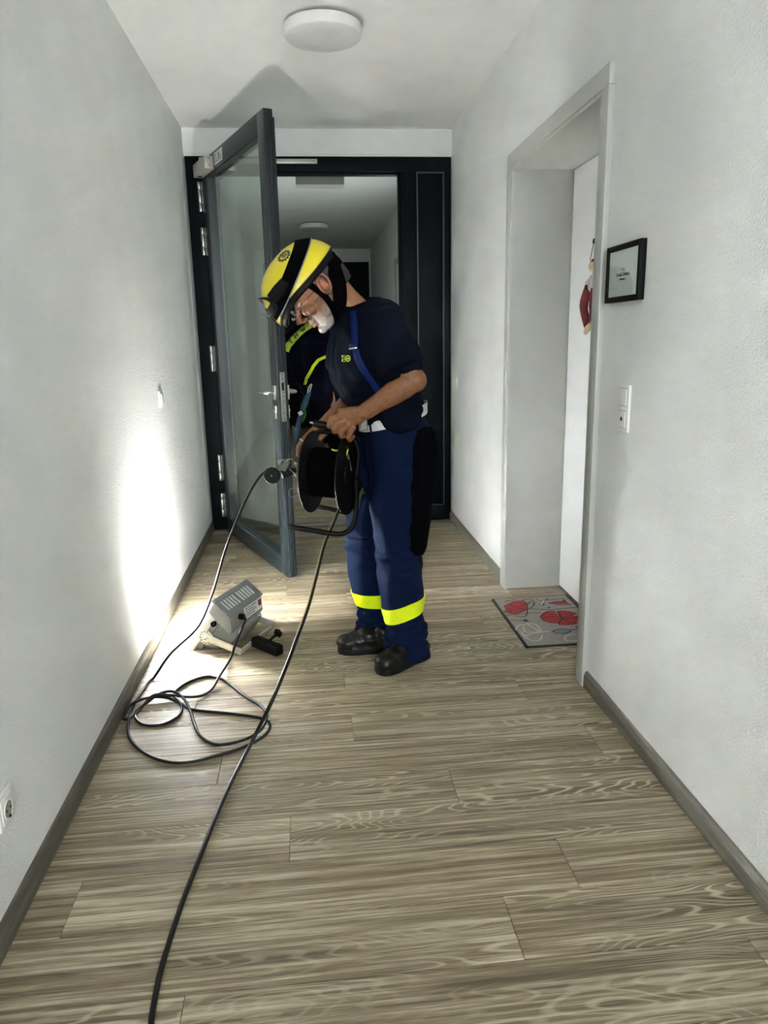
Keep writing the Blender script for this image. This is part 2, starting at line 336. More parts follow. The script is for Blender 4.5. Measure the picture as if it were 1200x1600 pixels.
# floor: a screed slab with planks laid across the corridor
fl = struct(build('floor', MB().box((XL-.12, YB-.1, -.06), (XR+.34, YE, -.0085)), M['screed'], loc=(0, 0, -.06)))
PW, PL, Y0 = 0.184, 1.216, 1.262
known = {0: .408, 1: .601, 2: -.103, 3: .379, 4: -.33, 5: .099, 6: .75, 7: .09, 8: .645, 9: .3, 10: -.45, 11: .5, 12: .15, 13: -.165, -1: -.307, -2: .45, -3: .05, -4: .7}
def plank(x0, x1, y0, y1, par):
    g = .0007; b = .0012
    x0 += g; x1 -= g; y0 += g; y1 -= g
    vs = [(x0, y0, -.0085), (x1, y0, -.0085), (x1, y1, -.0085), (x0, y1, -.0085), (x0, y0, -b*.5), (x1, y0, -b*.5), (x1, y1, -b*.5), (x0, y1, -b*.5),
          (x0+b, y0+b, 0), (x1-b, y0+b, 0), (x1-b, y1-b, 0), (x0+b, y1-b, 0)]
    c = V(((x0+x1)/2, (y0+y1)/2, 0))
    me = bpy.data.meshes.new('plank'); me.from_pydata([tuple(V(v)-c) for v in vs], [], [(0,3,2,1),(0,1,5,4),(1,2,6,5),(2,3,7,6),(3,0,4,7),(4,5,9,8),(5,6,10,9),(6,7,11,10),(7,4,8,11),(8,9,10,11)])
    me.materials.append(M['wood']); o = bpy.data.objects.new('plank', me); C.objects.link(o); o.parent = par; o.location = c - par.location
for k in range(-7, 21):
    y0 = Y0 + k*PW; y1 = min(y0+PW, 5.05) if k == 20 else y0+PW
    if y0 > 5.04: break
    j = known.get(k, random.uniform(-.6, .9))
    js = sorted([x for x in (j-2*PL, j-PL, j, j+PL) if XL+.02 < x < XR+.3])
    inrec = (y0 > DO[0]-.2 and y1 < DO[1]+.25)
    xs = [XL+.001] + js + [XR-.001]
    if inrec: xs = [XL+.001] + js + [1.29]
    for a, b_ in zip(xs[:-1], xs[1:]):
        if b_-a > .03:
            if inrec and b_ > XR and (y0 < DO[0] or y1 > DO[1]): b_ = XR-.001
            plank(a, b_, y0, min(y1, YF), fl)
for a, b_ in ((DO[0], Y0+7*PW), (Y0+12*PW, DO[1]+.0)): plank(XR-.001, 1.29, a, b_, fl)
# the strip of planks before the threshold, and beyond the door
rest = MB()
y = Y0+21*PW
rest2 = [(Y0-7*PW-(i+1)*PW, Y0-7*PW-i*PW) for i in range(19)]
rest3 = [(5.06+FT*0+i*PW, 5.06+(i+1)*PW) for i in range(34)]
for a, b_ in rest2+rest3:
    j = random.uniform(-.6, .5); xs = [XL, j, XR-.001] if random.random() < .5 else [XL, j, min(j+PL, XR-.02), XR-.001]
    for p, q in zip(xs[:-1], xs[1:]): rest.box((p+.0007, a+.0007, -.0085), (q-.0007, min(b_, YE)-.0007, 0))
ro = build('plank', rest, M['wood'], fl); ro['kind'] = 'stuff'

def baseboard(name, x, s, y0, y1):
    pr = [(0, 0), (.014, 0), (.015, .01), (.0145, .044), (.011, .056), (.0065, .062), (.002, .064), (0, .064)]
    mb = MB().rings([[V((x+s*a, yy, z)) for a, z in pr] for yy in (y0, y1)])
    return struct(build(name, mb, M['base']))
baseboard('baseboard_left', XL, 1, YB, YF-.001)
baseboard('baseboard_right', XR, -1, YB, 2.452)
baseboard('baseboard_right', XR, -1, 3.662, YF-.001)
baseboard('baseboard_left', XL, 1, YF+FT, YE)
baseboard('baseboard_right', XR, -1, YF+FT, D2[0]-.07)
baseboard('baseboard_right', XR, -1, D2[1]+.07, YE)

# ------------------------------------------------------------------ apartment doorway on the right wall
y0, y1, zt = DO
d1 = MB()                                   # casing on the wall
pt = .021; xi = XR-pt
for a, b_ in ((y0-.062, y0+.003), (y1-.003, y1+.062)): d1.rbox((xi, a, 0), (XR, b_, zt-.0035), b=.002)
d1.rbox((xi, y0-.062, zt-.003), (XR, y1+.062, zt+.062), b=.003)
door1 = struct(build('door_1', d1, M['casing'], smooth=True, loc=(XR, (y0+y1)/2, 0)))
ln = MB()
ln.box((xi+.004, y1-.013, 0), (XR+.30, y1+.001, zt)).box((xi+.004, y0-.001, 0), (XR+.30, y0+.010, zt))
build('door_lining', ln, M['lining'], door1); 
ln = MB().box((xi+.004, y0+.01, zt-.012), (XR+.30, y1-.013, zt+.001)).box((xi+.002, y0+.01, zt-.02), (xi+.012, y1-.013, zt-.012)).box((xi+.002, y1-.021, 0), (xi+.012, y1-.013, zt-.012))
build('door_head', ln, M['casing'], door1)
lf = MB().rbox((1.285, y0+.012, .006), (1.32, y1-.018, zt-.016), b=.002)
leaf1 = build('door_leaf', lf, M['door'], door1, smooth=True)
build('door_seal', MB().box((1.288, y1-.018, .0), (1.30, y1-.0125, zt-.014)).box((1.288, y0+.012, 0), (1.30, y1-.018, .006)), M['seal'], door1)
hd = MB().tube([(1.285, y0+.09, 1.05), (1.235, y0+.09, 1.05), (1.232, y0+.10, 1.05), (1.232, y0+.2, 1.05)], .009).rbox((1.278, y0+.07, .94), (1.285, y0+.11, 1.12), b=.003)
build('door_handle', hd, M['steel'], leaf1, smooth=True)
# back of the recess so that no gap shows
struct(build('trim_1', MB().box((1.322, y0-.05, -.02), (1.34, y1+.05, zt+.05)), M['wall']))

# second corridor: white door with grey casing on the right
d = MB(); a0, a1, zt2 = D2
for a, b_ in ((a0-.06, a0), (a1, a1+.06)): d.rbox((XR-.02, a, 0), (XR, b_, zt2+.06), b=.003)
d.rbox((XR-.02, a0-.06, zt2), (XR, a1+.06, zt2+.06), b=.003)
door3 = struct(build('door_3', d, M['lining'], loc=(XR, (a0+a1)/2, 0)))
build('door_leaf', MB().box((XR+.02, a0+.001, .004), (XR+.06, a1-.001, zt2-.002)), M['door'], door3)
# far end: dark glazed door
e = MB()
for lo, hi in (((-.6, YE-.05, 0), (-.5, YE-.002, 2.44)), ((.88, YE-.05, 0), (.97, YE-.002, 2.44)), ((-.5, YE-.05, 2.34), (.88, YE-.002, 2.44)), ((-.5, YE-.05, 0), (.88, YE-.002, .12)), ((.16, YE-.05, .12), (.24, YE-.002, 2.34))): e.box(lo, hi)
door4 = struct(build('door_4', e, M['alu'], loc=(.2, YE, 0)))
build('door_panel', MB().box((-.5, YE-.03, .12), (.16, YE-.004, 2.34)), M['panel'], door4); build('door_panel', MB().box((.24, YE-.03, .12), (.88, YE-.004, 2.34)), M['panel'], door4)

# ------------------------------------------------------------------ anthracite glazed door at the end of the first corridor
fr = MB(); Y1_ = YF+FT
XO0, XO1, ZH = -.60, .664, 2.378
fr.rbox((XL+.005, YF, 0), (XO0, Y1_, ZH-.0005), b=.002).rbox((XL+.005, YF, ZH), (XR-.003, Y1_, 2.468), b=.003).rbox((XO1, YF, 0), (.768, Y1_, ZH-.0005), b=.002)
fr.rbox((.955, YF, 0), (XR-.003, Y1_, ZH-.0005), b=.002).rbox((.768, YF, 0), (.955, Y1_, .11), b=.003)
fr.rbox((XO0-.02, YF+.03, 0), (XO0+.012, Y1_, ZH+.01), b=.002).rbox((XO0, YF+.03, ZH-.014), (XO1, Y1_, ZH+.01), b=.002).rbox((XO1-.016, YF+.03, 0), (XO1+.01, Y1_, ZH+.01), b=.002)
fr.rbox((.70, YF-.004, 0), (.706, YF+.002, ZH+.03), b=.001)
door2 = struct(build('door_2', fr, M['alu'], smooth=True, loc=(0, YF, 0)))
build('side_panel', MB().rbox((.766, YF+.012, .10), (.957, YF+.04, ZH+.012), b=.002), M['panel'], door2, smooth=True)
bd = MB()
for lo, hi in (((.768, YF+.002, .11), (.778, YF+.014, ZH)), ((.945, YF+.002, .11), (.955, YF+.014, ZH)), ((.778, YF+.002, .11), (.945, YF+.014, .12)), ((.778, YF+.002, ZH-.01), (.945, YF+.014, ZH))): bd.box(lo, hi)
build('glazing_bead', bd, M['alu2'], door2)
build('threshold', MB().rbox((XO0, YF+.02, -.0005), (XO1, Y1_, .004), b=.001), M['steel2'], door2)
HB = V((-.614, 5.051, 0)); FB = V((-.164, 3.935, 0)); dl = (FB-HB).normalized(); HB = HB - dl*.02
nl = V((dl.y, -dl.x, 0))                         # outward normal of the visible face (to the left)
LM = frame4(HB, dl, -nl, (0, 0, 1))              # local: x along leaf, y into thickness, z up
LL = (FB-HB).length; LT = .062; st = .102
lm = MB()
for lo, hi in (((0, 0, .008), (st, LT, 2.413)), ((LL-st, 0, .008), (LL, LT-.014, 2.413)), ((st, 0, .008), (LL-st, LT, .11)), ((st, 0, 2.312), (LL-st, LT-.012, 2.413))): lm.rbox(lo, hi, LM, b=.0025)
lm.rbox((LL-st, LT-.014, .02), (LL-.014, LT, 2.38), LM, b=.002)
for yy in (.012, .026, .040): lm.box((LL, yy, .01), (LL+.004, yy+.006, 2.405), LM)
leaf = build('door_leaf', lm, M['alu2'], door2, smooth=True)
leaf['label'] = 'open glazed leaf with anthracite frame'
build('glass_pane', MB().box((st-.005, .036, .105), (LL-st+.005, .042, 2.317), LM), M['glass'], leaf)
gb = MB()
for lo, hi in (((st, .006, .11), (st+.006, .037, 2.312)), ((LL-st-.006, .006, .11), (LL-st, .037, 2.312)), ((st, .006, .108), (LL-st, .037, .116)), ((st, .006, 2.306), (LL-st, .037, 2.314))): gb.box(lo, hi, LM)
build('glazing_bead', gb, M['alu2'], leaf)
build('lock_plate', MB().rbox((LL+.001, .014, .885), (LL+.0065, .040, 1.145), LM, b=.001), M['steel2'], leaf)
lk = MB().box((LL+.0064, .020, 1.05), (LL+.0072, .033, 1.09), LM)
for zz in (1.13, 1.11, 1.04, 1.02, .99, .93, .90): lk.cyl(LM @ V((LL+.006, .027, zz)), LM @ V((LL+.0072, .027, zz)), .003, 8)
build('latch', lk, M['black'], leaf)
def handle(side):
    y_ = 0 if side < 0 else LT-.004; s_ = side
    h = MB().rbox((LL-.058, min(y_, y_+s_*.012), 1.0), (LL-.014, max(y_, y_+s_*.012), 1.076), LM, b=.002)
    h.tube([LM @ V(p) for p in ((LL-.036, y_+s_*.005, 1.038), (LL-.036, y_+s_*.045, 1.038), (LL-.042, y_+s_*.055, 1.038), (LL-.06, y_+s_*.059, 1.038), (LL-.16, y_+s_*.059, 1.038), (LL-.17, y_+s_*.055, 1.038))], [.0105]*4+[.010, .007], 14)
    build('door_handle', h, M['steel'], leaf, smooth=True)
    build('lock_rose', MB().rbox((LL-.053, min(y_, y_+s_*.011), .897), (LL-.019, max(y_, y_+s_*.011), .97), LM, b=.005).cyl(LM @ V((LL-.036, y_+s_*.010, .94)), LM @ V((LL-.036, y_+s_*.016, .94)), .009, 14), M['steel'], leaf, smooth=True)
handle(-1); handle(1)
# closer body on the leaf, its slide rail on the frame head, and a sticker
cl = build('door_closer', MB().rbox((.03, -.056, 2.315), (.31, 0, 2.388), LM, b=.003), M['silver'], leaf, smooth=True)
for q_ in (2.372, 2.335): build('screw', MB().cyl(LM @ V((.309, -.028, q_)), LM @ V((.312, -.028, q_)), .003, 8), M['black'], leaf)
build('adjuster_hole', MB().cyl(LM @ V((.08, -.03, 2.312)), LM @ V((.08, -.03, 2.318)), .014, 12), M['black'], leaf)
build('rating_sticker', MB().box((.325, -.0015, 2.332), (.49, 0, 2.398), LM), M['label'], leaf)
sp = MB()
for i, (a, b_, c_, d_) in enumerate(((.335, .345, 2.34, 2.39), (.36, .395, 2.345, 2.352), (.36, .385, 2.36, 2.366), (.41, .435, 2.345, 2.385), (.36, .375, 2.375, 2.388), (.445, .48, 2.342, 2.346), (.445, .47, 2.352, 2.356), (.445, .478, 2.362, 2.366))): sp.box((a, -.0022, c_), (b_, -.0012, d_), LM)
build('sticker_print', sp, M['greymet'], leaf)
rail = build('closer_rail', MB().rbox((-.45, YF-.018, 2.421), (.117, YF, 2.450), b=.002), M['silver'], door2, smooth=True)
build('screw', MB().cyl((.09, YF-.0195, 2.436), (.09, YF-.017, 2.436), .003, 8), M['black'], door2)
ha = LM @ V((.09, -.028, 2.40)); hb = V((-.30, YF-.022, 2.43))
build('closer_arm', MB().tube([ha, ha+V((0, 0, .018)), (ha+hb)/2+V((0, 0, .012)), hb], .007, 8), M['silver'], door2, smooth=True)
for z0, z1 in ((2.13, 2.312), (1.862, 2.036), (1.116, 1.286), (.36, .543), (.1, .268)):
    hg = MB()
    for cx, cy in ((-.646, YF-.014), (-.619, YF-.026)):
        zs = [z0, z0+(z1-z0)*.3, z0+(z1-z0)*.75, z1]
        for a, b_ in zip(zs[:-1], zs[1:]): hg.lathe([(.004, a), (.0125, a+.001), (.013, a+.003), (.013, b_-.004), (.0125, b_-.002), (.004, b_-.001)], Matrix.Translation((cx, cy, 0)), 16)
    hg.box((-.65, YF-.012, z0+.004), (-.612, YF, z1-.004))
    build('hinge', hg, M['steel'], door2, smooth=True)
build('hinge_tail', MB().tube([(-.617, YF-.026, .1), (-.614, YF-.03, .05), (-.612, YF-.03, .012)], [.008, .006, .005]), M['steel2'], door2, smooth=True)

# ------------------------------------------------------------------ ceiling lights and the sign in the second corridor
def ceiling_light(loc, label):
    r = root('ceiling_light', loc, label, 'light', 'round white ceiling lights'); T = Matrix.Translation(loc)
    build('mounting_plate', MB().lathe([(.001, 0), (.135, 0), (.135, -.016), (.001, -.016)], T, 48), M['greymet'], r, smooth=True)
    build('lamp_rim', MB().lathe([(.10, -.014), (.163, -.014), (.1655, -.018), (.1655, -.054), (.1635, -.057), (.10, -.057)], T, 64), M['lamprim'], r, smooth=True)
    build('lamp_shade', MB().lathe([(.001, -.052), (.1625, -.052), (.1625, -.0575), (.159, -.0605), (.08, -.0615), (.001, -.062)], T, 64), M['lampshade'], r, smooth=True)
ceiling_light((.126, 3.52, ZC), 'round flat white ceiling light above the helmeted man, nearest the camera')
ceiling_light((.137, 9.0, ZC), 'round white ceiling light in the dim corridor beyond the glass door')
sg = root('emergency_light', (.142, 5.64, ZC), 'grey box fitting under the ceiling just behind the dark door frame', 'light')
build('housing', MB().rbox((-.03, 5.60, 2.39), (.315, 5.68, ZC), b=.004), mat('housing_grey', (.33, .34, .32), .5, nscale=9, namt=.04), sg)
build('diffuser', MB().rbox((-.028, 5.602, 2.374), (.313, 5.678, 2.3895), b=.003), M['white'], sg)

# ------------------------------------------------------------------ switches, socket, picture
def switch(name, x, s, yc, zc_, gangs, label, cat, w=.081, h=.081):
    """plate on a side wall; s = direction out of the wall"""
    H = h*gangs if gangs == 1 else .151
    r = root(name, (x, yc, zc_), label, cat, 'white wall switches' if cat == 'switch' else None)
    def b(name_, y0, y1, z0, z1, t0, t1, m, bev=.003):
        a, c = sorted((x+s*t0, x+s*t1)); return build(name_, MB().rbox((a, yc+y0, zc_+z0), (c, yc+y1, zc_+z1), b=bev, seg=3), m, r, smooth=True)
    b('wall_plate', -w/2, w/2, -H/2, H/2, 0, .0095, M['white'], .005)
    return r, b
r, b = switch('light_switch', XR, -1, 2.246, 1.072, 2, 'white double switch plate on the right wall beside the near door casing', 'switch')
for q in (1, -1):
    zc_ = q*.0355
    b('switch_gap', -.0285, .0285, zc_-.0285, zc_+.0285, .008, .0098, M['greymet'], .001)
    b('rocker', -.027, .027, zc_-.0268, zc_+.0268, .009, .0125, M['white'], .002)
b('label_window', -.006, .006, -.0355-.004, -.0355+.008, .012, .0132, M['black'], .0008)
r, b = switch('light_switch', XR, -1, 4.94, 1.012, 1, 'small white switch on the right wall near the dark door frame', 'switch')
b('rocker', -.027, .027, -.0268, .0268, .009, .0135, M['white'], .002)
r, b = switch('light_switch', XL, 1, 3.70, 1.04, 1, 'white light switch on the left wall above the bright lamp spot', 'switch')
b('switch_gap', -.0285, .0285, -.0285, .0285, .008, .0098, M['greymet'], .001)
b('rocker', -.027, .027, -.0268, .0268, .009, .0145, M['white'], .002)
r, b = switch('wall_socket', XL, 1, 1.530, .287, 1, 'white power socket low on the left wall at the photo edge', 'socket')
b('socket_insert', -.029, .029, -.029, .029, .009, .0115, M['white'], .002)
Ts = frame4((XL+.0112, 1.530+.001, .287-.004), (0, 1, 0), (0, 0, 1), (1, 0, 0))
build('socket_ring', MB().lathe([(.0195, 0), (.022, 0), (.0225, .0012), (.022, .002), (.0195, .0016), (.0193, 0)], Ts, 32), M['white'], r, smooth=True)
build('socket_recess', MB().lathe([(.001, .0002), (.0195, .0002), (.0195, .0011), (.001, .0006)], Ts, 32), mat('recess_shadow_grey', (.3, .29, .26), .5, nscale=9, namt=.05), r, smooth=True)
build('socket_hole', MB().lathe([(.0005, .0009), (.0028, .0009), (.0028, .0016), (.0005, .0016)], Ts @ Matrix.Translation((.0095, 0, 0)), 12).lathe([(.0005, .0009), (.0028, .0009), (.0028, .0016), (.0005, .0016)], Ts @ Matrix.Translation((-.0095, 0, 0)), 12).box((-.003, -.0195, .0008), (.003, -.015, .004), Ts), M['black'], r)

pc = V((XR, 2.285, 1.488)); pw, ph, pd = .125, .0865, .020
pr = root('picture_frame', (XR, 2.285, 1.40), 'small black framed name card on the right wall beside the doorway', 'picture')
pf = MB(); bw = .017
for lo, hi in (((-pw, -ph), (-pw+bw, ph)), ((pw-bw, -ph), (pw, ph)), ((-pw+bw, -ph), (pw-bw, -ph+bw)), ((-pw+bw, ph-bw), (pw-bw, ph))):
    pf.rbox((XR-pd, pc.y+lo[0], pc.z+lo[1]), (XR, pc.y+hi[0], pc.z+hi[1]), b=.0015)
build('frame', pf, M['black'], pr, smooth=True)
build('name_card', MB().box((XR-pd+.006, pc.y-pw+bw, pc.z-ph+bw), (XR-.004, pc.y+pw-bw, pc.z+ph-bw)), M['paper'], pr)
build('glass_cover', MB().box((XR-pd+.003, pc.y-pw+bw, pc.z-ph+bw), (XR-pd+.0038, pc.y+pw-bw, pc.z+ph-bw)), glassmat('picture_glass', .006, (.96, .97, .97)), pr)
for t, sz, dz in (('Frau', .013, .012), ('Ursula Sobotta', .0165, -.004), ('Wohnung 7', .010, -.018)):
    text_mesh('lettering', t, sz, frame4((XR-pd+.0055, pc.y+.002, pc.z+dz), (0, -1, 0), (0, 0, 1), (-1, 0, 0)), M['ink'], pr, .0002)

# ------------------------------------------------------------------ doll hanging on the white door
dr = root('hanging_doll', (1.262, 3.29, 1.30), 'small rag doll in dark red trousers hanging on the white door', 'doll')
X = 1.252
def D(px, py): d_ = ray(px, py); return CP + d_*(X/d_.x)
build('cord', MB().tube([V((1.285, 3.245, 1.70)), V((1.262, 3.245, 1.69)), V((X, 3.25, 1.62))], .0018, 6), M['ink'], dr)
build('hook', MB().cyl((1.285, 3.245, 1.70), (1.262, 3.245, 1.70), .006, 12).lathe([(.001, 0), (.011, 0), (.011, .006), (.001, .006)], frame4((1.268, 3.245, 1.70), (0, 1, 0), (0, 0, 1), (-1, 0, 0)), 16), M['black'], dr, smooth=True)
hc = D(927, 416)
build('head', MB().ell(hc, (.02, .026, .024)), M['dollskin'], dr, smooth='all')
build('hair', MB().ell(hc+V((.006, .004, .006)), (.02, .03, .027)), M['hair'] if False else M['black'], dr, smooth='all')
tc_ = D(929, 440); hp = D(925, 452)
build('shirt', MB().tube([D(932, 426), tc_+V((0, .0, 0)), hp], [(.012, .02), (.02, .04), (.018, .035)], 14, ref=(1, 0, 0)), M['dollcloth'], dr, smooth=True)
for k_, (a, b_, c_) in enumerate((((920, 450), (912, 478), (918, 508)), ((930, 450), (927, 478), (927, 502)))):
    build('trouser_leg', MB().tube(spline([D(*a), D(*b_), D(*c_)], 5), [(.017, .03)]*6+[(.016, .024)]*5, 12, ref=(1, 0, 0)), M['wool'], dr, smooth=True)
build('arm', MB().tube([D(926, 432), D(918, 442), D(915, 452)], [.010, .010, .008], 10), M['dollcloth'], dr, smooth=True)
for a, b_ in (((922, 506), (914, 521)), ((932, 503), (928, 512))):
    build('foot', MB().tube([D(*a), (D(*a)+D(*b_))/2, D(*b_)], [.008, .015, .007], 12), M['dollskin'], dr, smooth=True)

# ------------------------------------------------------------------ poppy doormat
mt_ = root('doormat', (1.07, 3.12, 0), 'grey doormat with red poppies in front of the white apartment door', 'doormat')
mx0, mx1, my0, my1 = .878, 1.272, 2.825, 3.43
build('pile', MB().box((mx0+.012, my0+.012, 0), (mx1-.01, my1-.008, .006)), M['matgrey'], mt_)
build('edging', MB().box((mx0, my0, 0), (mx0+.012, my1, .0055)).box((mx0, my0, 0), (mx1, my0+.012, .0055)).box((mx1-.01, my0, 0), (mx1, my1, .0055)).box((mx0, my1-.008, 0), (mx1, my1, .0055)), M['matblack'], mt_)
def mp_(zx, zy): return atz(760+zx*170/1200, 910+zy*120/847, .006)     # from the zoomed view of the mat
def poly(name, pts, m, h=.0006, z=.006):
    P = [mp_(*p) for p in pts]; P = [V((p.x, p.y, z)) for p in P]
    build(name, MB().prism(P, (0, 0, h)), m, mt_)
def lines(name, paths, m, wd=.0032, z=.0066):
    mb = MB()
    for pth in paths:
        P = spline([V((mp_(*p).x, mp_(*p).y, z)) for p in pth], 6)
        mb.tube(P, [(wd, .0003)]*len(P), 4, ref=(.3, 1, 0))
    build(name, mb, m, mt_)
poly('poppy', [(190,265),(240,245),(300,215),(370,205),(420,215),(450,245),(452,290),(420,320),(350,338),(280,345),(230,340),(190,322),(215,300)], M['red'])
poly('poppy', [(590,385),(610,345),(670,322),(740,320),(785,345),(800,385),(790,315),(850,312),(920,325),(985,345),(940,365),(1002,372),(1040,400),(1000,425),(1000,455),(930,466),(800,462),(812,425),(760,448),(680,440),(620,420)], M['red'])
poly('poppy', [(690,230),(740,212),(830,212),(860,200),(900,228),(935,245),(860,238),(780,245)], M['red'])
poly('seed_head', [(730,542),(780,520),(860,515),(930,530),(905,552),(840,568),(775,560)], M['matblue'])
poly('bud', [(400,420),(430,405),(470,425),(430,436)], M['matblack'], .0009)
lines('outline', [[(190,265),(300,215),(370,205),(430,220),(452,290),(350,338),(280,345),(190,322)],[(215,300),(330,290),(440,300)],[(260,240),(330,275),(430,240)],[(255,300),(280,340)],[(590,385),(670,322),(780,325),(830,390)],[(620,420),(700,445),(790,445),(830,400)],[(790,315),(900,320),(1000,345)],[(790,320),(840,390),(990,345)],[(840,392),(930,400),(1010,370)],[(840,395),(800,462),(930,466),(1000,450)],[(600,395),(720,380),(840,390)],[(840,395),(890,430),(990,450)],
    [(690,230),(780,210),(860,215)],[(690,230),(800,246),(930,246)],[(840,215),(850,195),(875,210),(870,225)],[(210,365),(400,345),(600,335)],[(450,290),(700,300),(1000,275)],[(450,240),(480,215),(510,205),(530,235),(500,275),(450,295)],[(320,365),(380,382),(440,365),(452,300)],[(245,420),(400,420)],[(390,200),(440,190),(510,180)],[(560,245),(620,255),(635,220)],[(545,180),(620,205)],[(620,200),(800,185),(930,175)],[(730,542),(780,520),(860,515),(930,530),(905,552),(840,568),(775,560),(730,542)],[(925,530),(1000,515),(1060,505)],[(450,232),(640,245)],[(660,190),(680,175)],[(200,215),(260,200),(330,190)]], M['matblack'])
for c_ in ((840, 392), (690, 278), (995, 492)): poly('dot', [(c_[0]-14, c_[1]), (c_[0], c_[1]-8), (c_[0]+14, c_[1]), (c_[0], c_[1]+8)], M['matblack'], .001)
for fl__ in ([[(325,525),(350,480),(420,465),(500,455),(560,480),(590,540),(430,545),(410,480)],[(385,545),(400,570),(440,610),(500,640),(560,645),(610,610),(610,580)],[(440,450),(500,490),(580,540)],[(430,590),(520,560),(690,540)],[(865,600),(920,580),(1010,575)],[(865,600),(880,640),(1000,645)],[(560,180),(630,205),(600,250),(540,235)]]): lines('pale_outline', [fl__], M['matpale'], .0036)

# ------------------------------------------------------------------ floodlight lying on the floor
B_ = V((.415, .91, 0)).normalized(); Nn = V((-.72, .33, .61)); Nn = (Nn-B_*Nn.dot(B_)).normalized(); A_ = Nn.cross(B_)
if A_.z < 0: A_ = -A_
P0 = V((-.588, 3.036, .014)); W_, H_ = .30, .27
Oc = P0 + A_*(H_/2) + B_*(W_/2)
FM = frame4(Oc, B_, A_, B_.cross(A_)); sgn = 1 if (B_.cross(A_)).dot(Nn) > 0 else -1
def fl_(x, y, z): return FM @ V((x, y, z*sgn))        # z along the beam
fr_ = root('floodlight', (Oc.x, Oc.y, 0), 'grey and cream floodlight lying on the floor, shining at the left wall', 'floodlight')
def fbox(mb, lo, hi, b=.003): a = list(lo); c = list(hi); z = sorted((a[2]*sgn, c[2]*sgn)); return mb.rbox((a[0], a[1], z[0]), (c[0], c[1], z[1]), FM, b=b)
bz = MB(); w2, h2 = W_/2, H_/2
for lo, hi in (((-w2, -h2, -.042), (-w2+.018, h2, 0)), ((w2-.018, -h2, -.042), (w2, h2, 0)), ((-w2+.018, -h2, -.042), (w2-.018, -h2+.018, 0)), ((-w2+.018, h2-.018, -.042), (w2-.018, h2, 0))): fbox(bz, lo, hi, .004)
build('bezel', bz, M['cream'], fr_, smooth=True)
rf = MB(); fbox(rf, (-w2+.016, -h2+.016, -.040), (w2-.016, h2-.016, -.034), .001); build('reflector', rf, mat('reflector', (.85, .85, .85), .2, metal=1, nscale=9, namt=.02), fr_)
bd = MB()
def sec(z, ww, hh, yo, r=.03, n=6):
    out = []
    for cx, cy, a0 in ((ww-r, hh-r, 0), (-ww+r, hh-r, 90), (-ww+r, -hh+r, 180), (ww-r, -hh+r, 270)):
        for i in range(n+1): a = math.radians(a0+90*i/n); out.append(fl_(cx+r*math.cos(a), yo+cy+r*math.sin(a), z))
    return out
bd.rings([sec(-.041, w2-.012, h2-.012, 0, .02), sec(-.062, w2-.014, h2-.016, 0, .02), sec(-.064, w2-.026, h2-.03, 0), sec(-.10, w2-.030, h2-.045, .010), sec(-.150, w2-.045, h2-.075, .030), sec(-.157, w2-.06, h2-.09, .03)])
build('housing', bd, M['bodygrey'], fr_, smooth=True)
jb = MB().prism([fl_(-w2-.012, y_, z_) for y_, z_ in ((h2+.012, 0), (h2+.012, -.088), (h2-.042, -.134), (h2-.062, -.134), (h2-.045, 0))], B_*(W_-.018))
build('ballast_box', jb, M['bodygrey'], fr_, smooth=True, bevel=.003)
sl0 = fl_(0, h2+.012, -.088); sd = (fl_(0, h2-.042, -.134)-sl0).normalized(); sn = B_.cross(sd)
if sn.dot(A_) < 0: sn = -sn
SM = frame4(sl0, B_, sd, sn)
if (B_.cross(sd)).dot(sn) < 0: SM = frame4(sl0, B_, sd, sn)
cv = MB(); fbox(cv, (-w2-.020, h2+.012, -.092), (w2-.022, h2+.0155, .012), .001); cov = build('vent_cover', cv, M['greymet'], fr_, smooth=True)
m_slot = mat('slot_pale', (.62, .64, .64), .35, metal=.4, nscale=9, namt=.05)
for i in range(10):
    sl = MB()
    x = -w2+.012+i*.0225+(.012 if i > 4 else 0)
    fbox(sl, (x, h2+.0153, -.066), (x+.010, h2+.019, -.014), .0018); build('vent_slot', sl, m_slot, cov, smooth=True)
for x, z in ((-w2-.010, .003), (w2-.032, .003), (-w2-.010, -.083), (w2-.032, -.083), (.00, -.078), (-.03, -.078)): build('screw', MB().cyl(fl_(x, h2+.015, z), fl_(x, h2+.018, z), .0042, 10), M['steel2'], cov, smooth=True)
lab = build('rating_label', MB().rbox((-.045, .008, .0002), (.115, .060, .0015), SM, b=.0004), M['label'], fr_)
for i in range(4): build('label_print', MB().box((-.035, .014+i*.011, .0013), (.060-.015*(i % 2), .019+i*.011, .0019), SM), M['greymet'], lab)
build('label_mark', MB().box((.080, .014, .0013), (.108, .042, .0019), SM), M['red'], lab)
# yoke
pivz = -.055; yo_ = -.02
yk = MB(); armd = -1
def yp(x, u, v): return fl_(x, yo_+v, pivz+u)
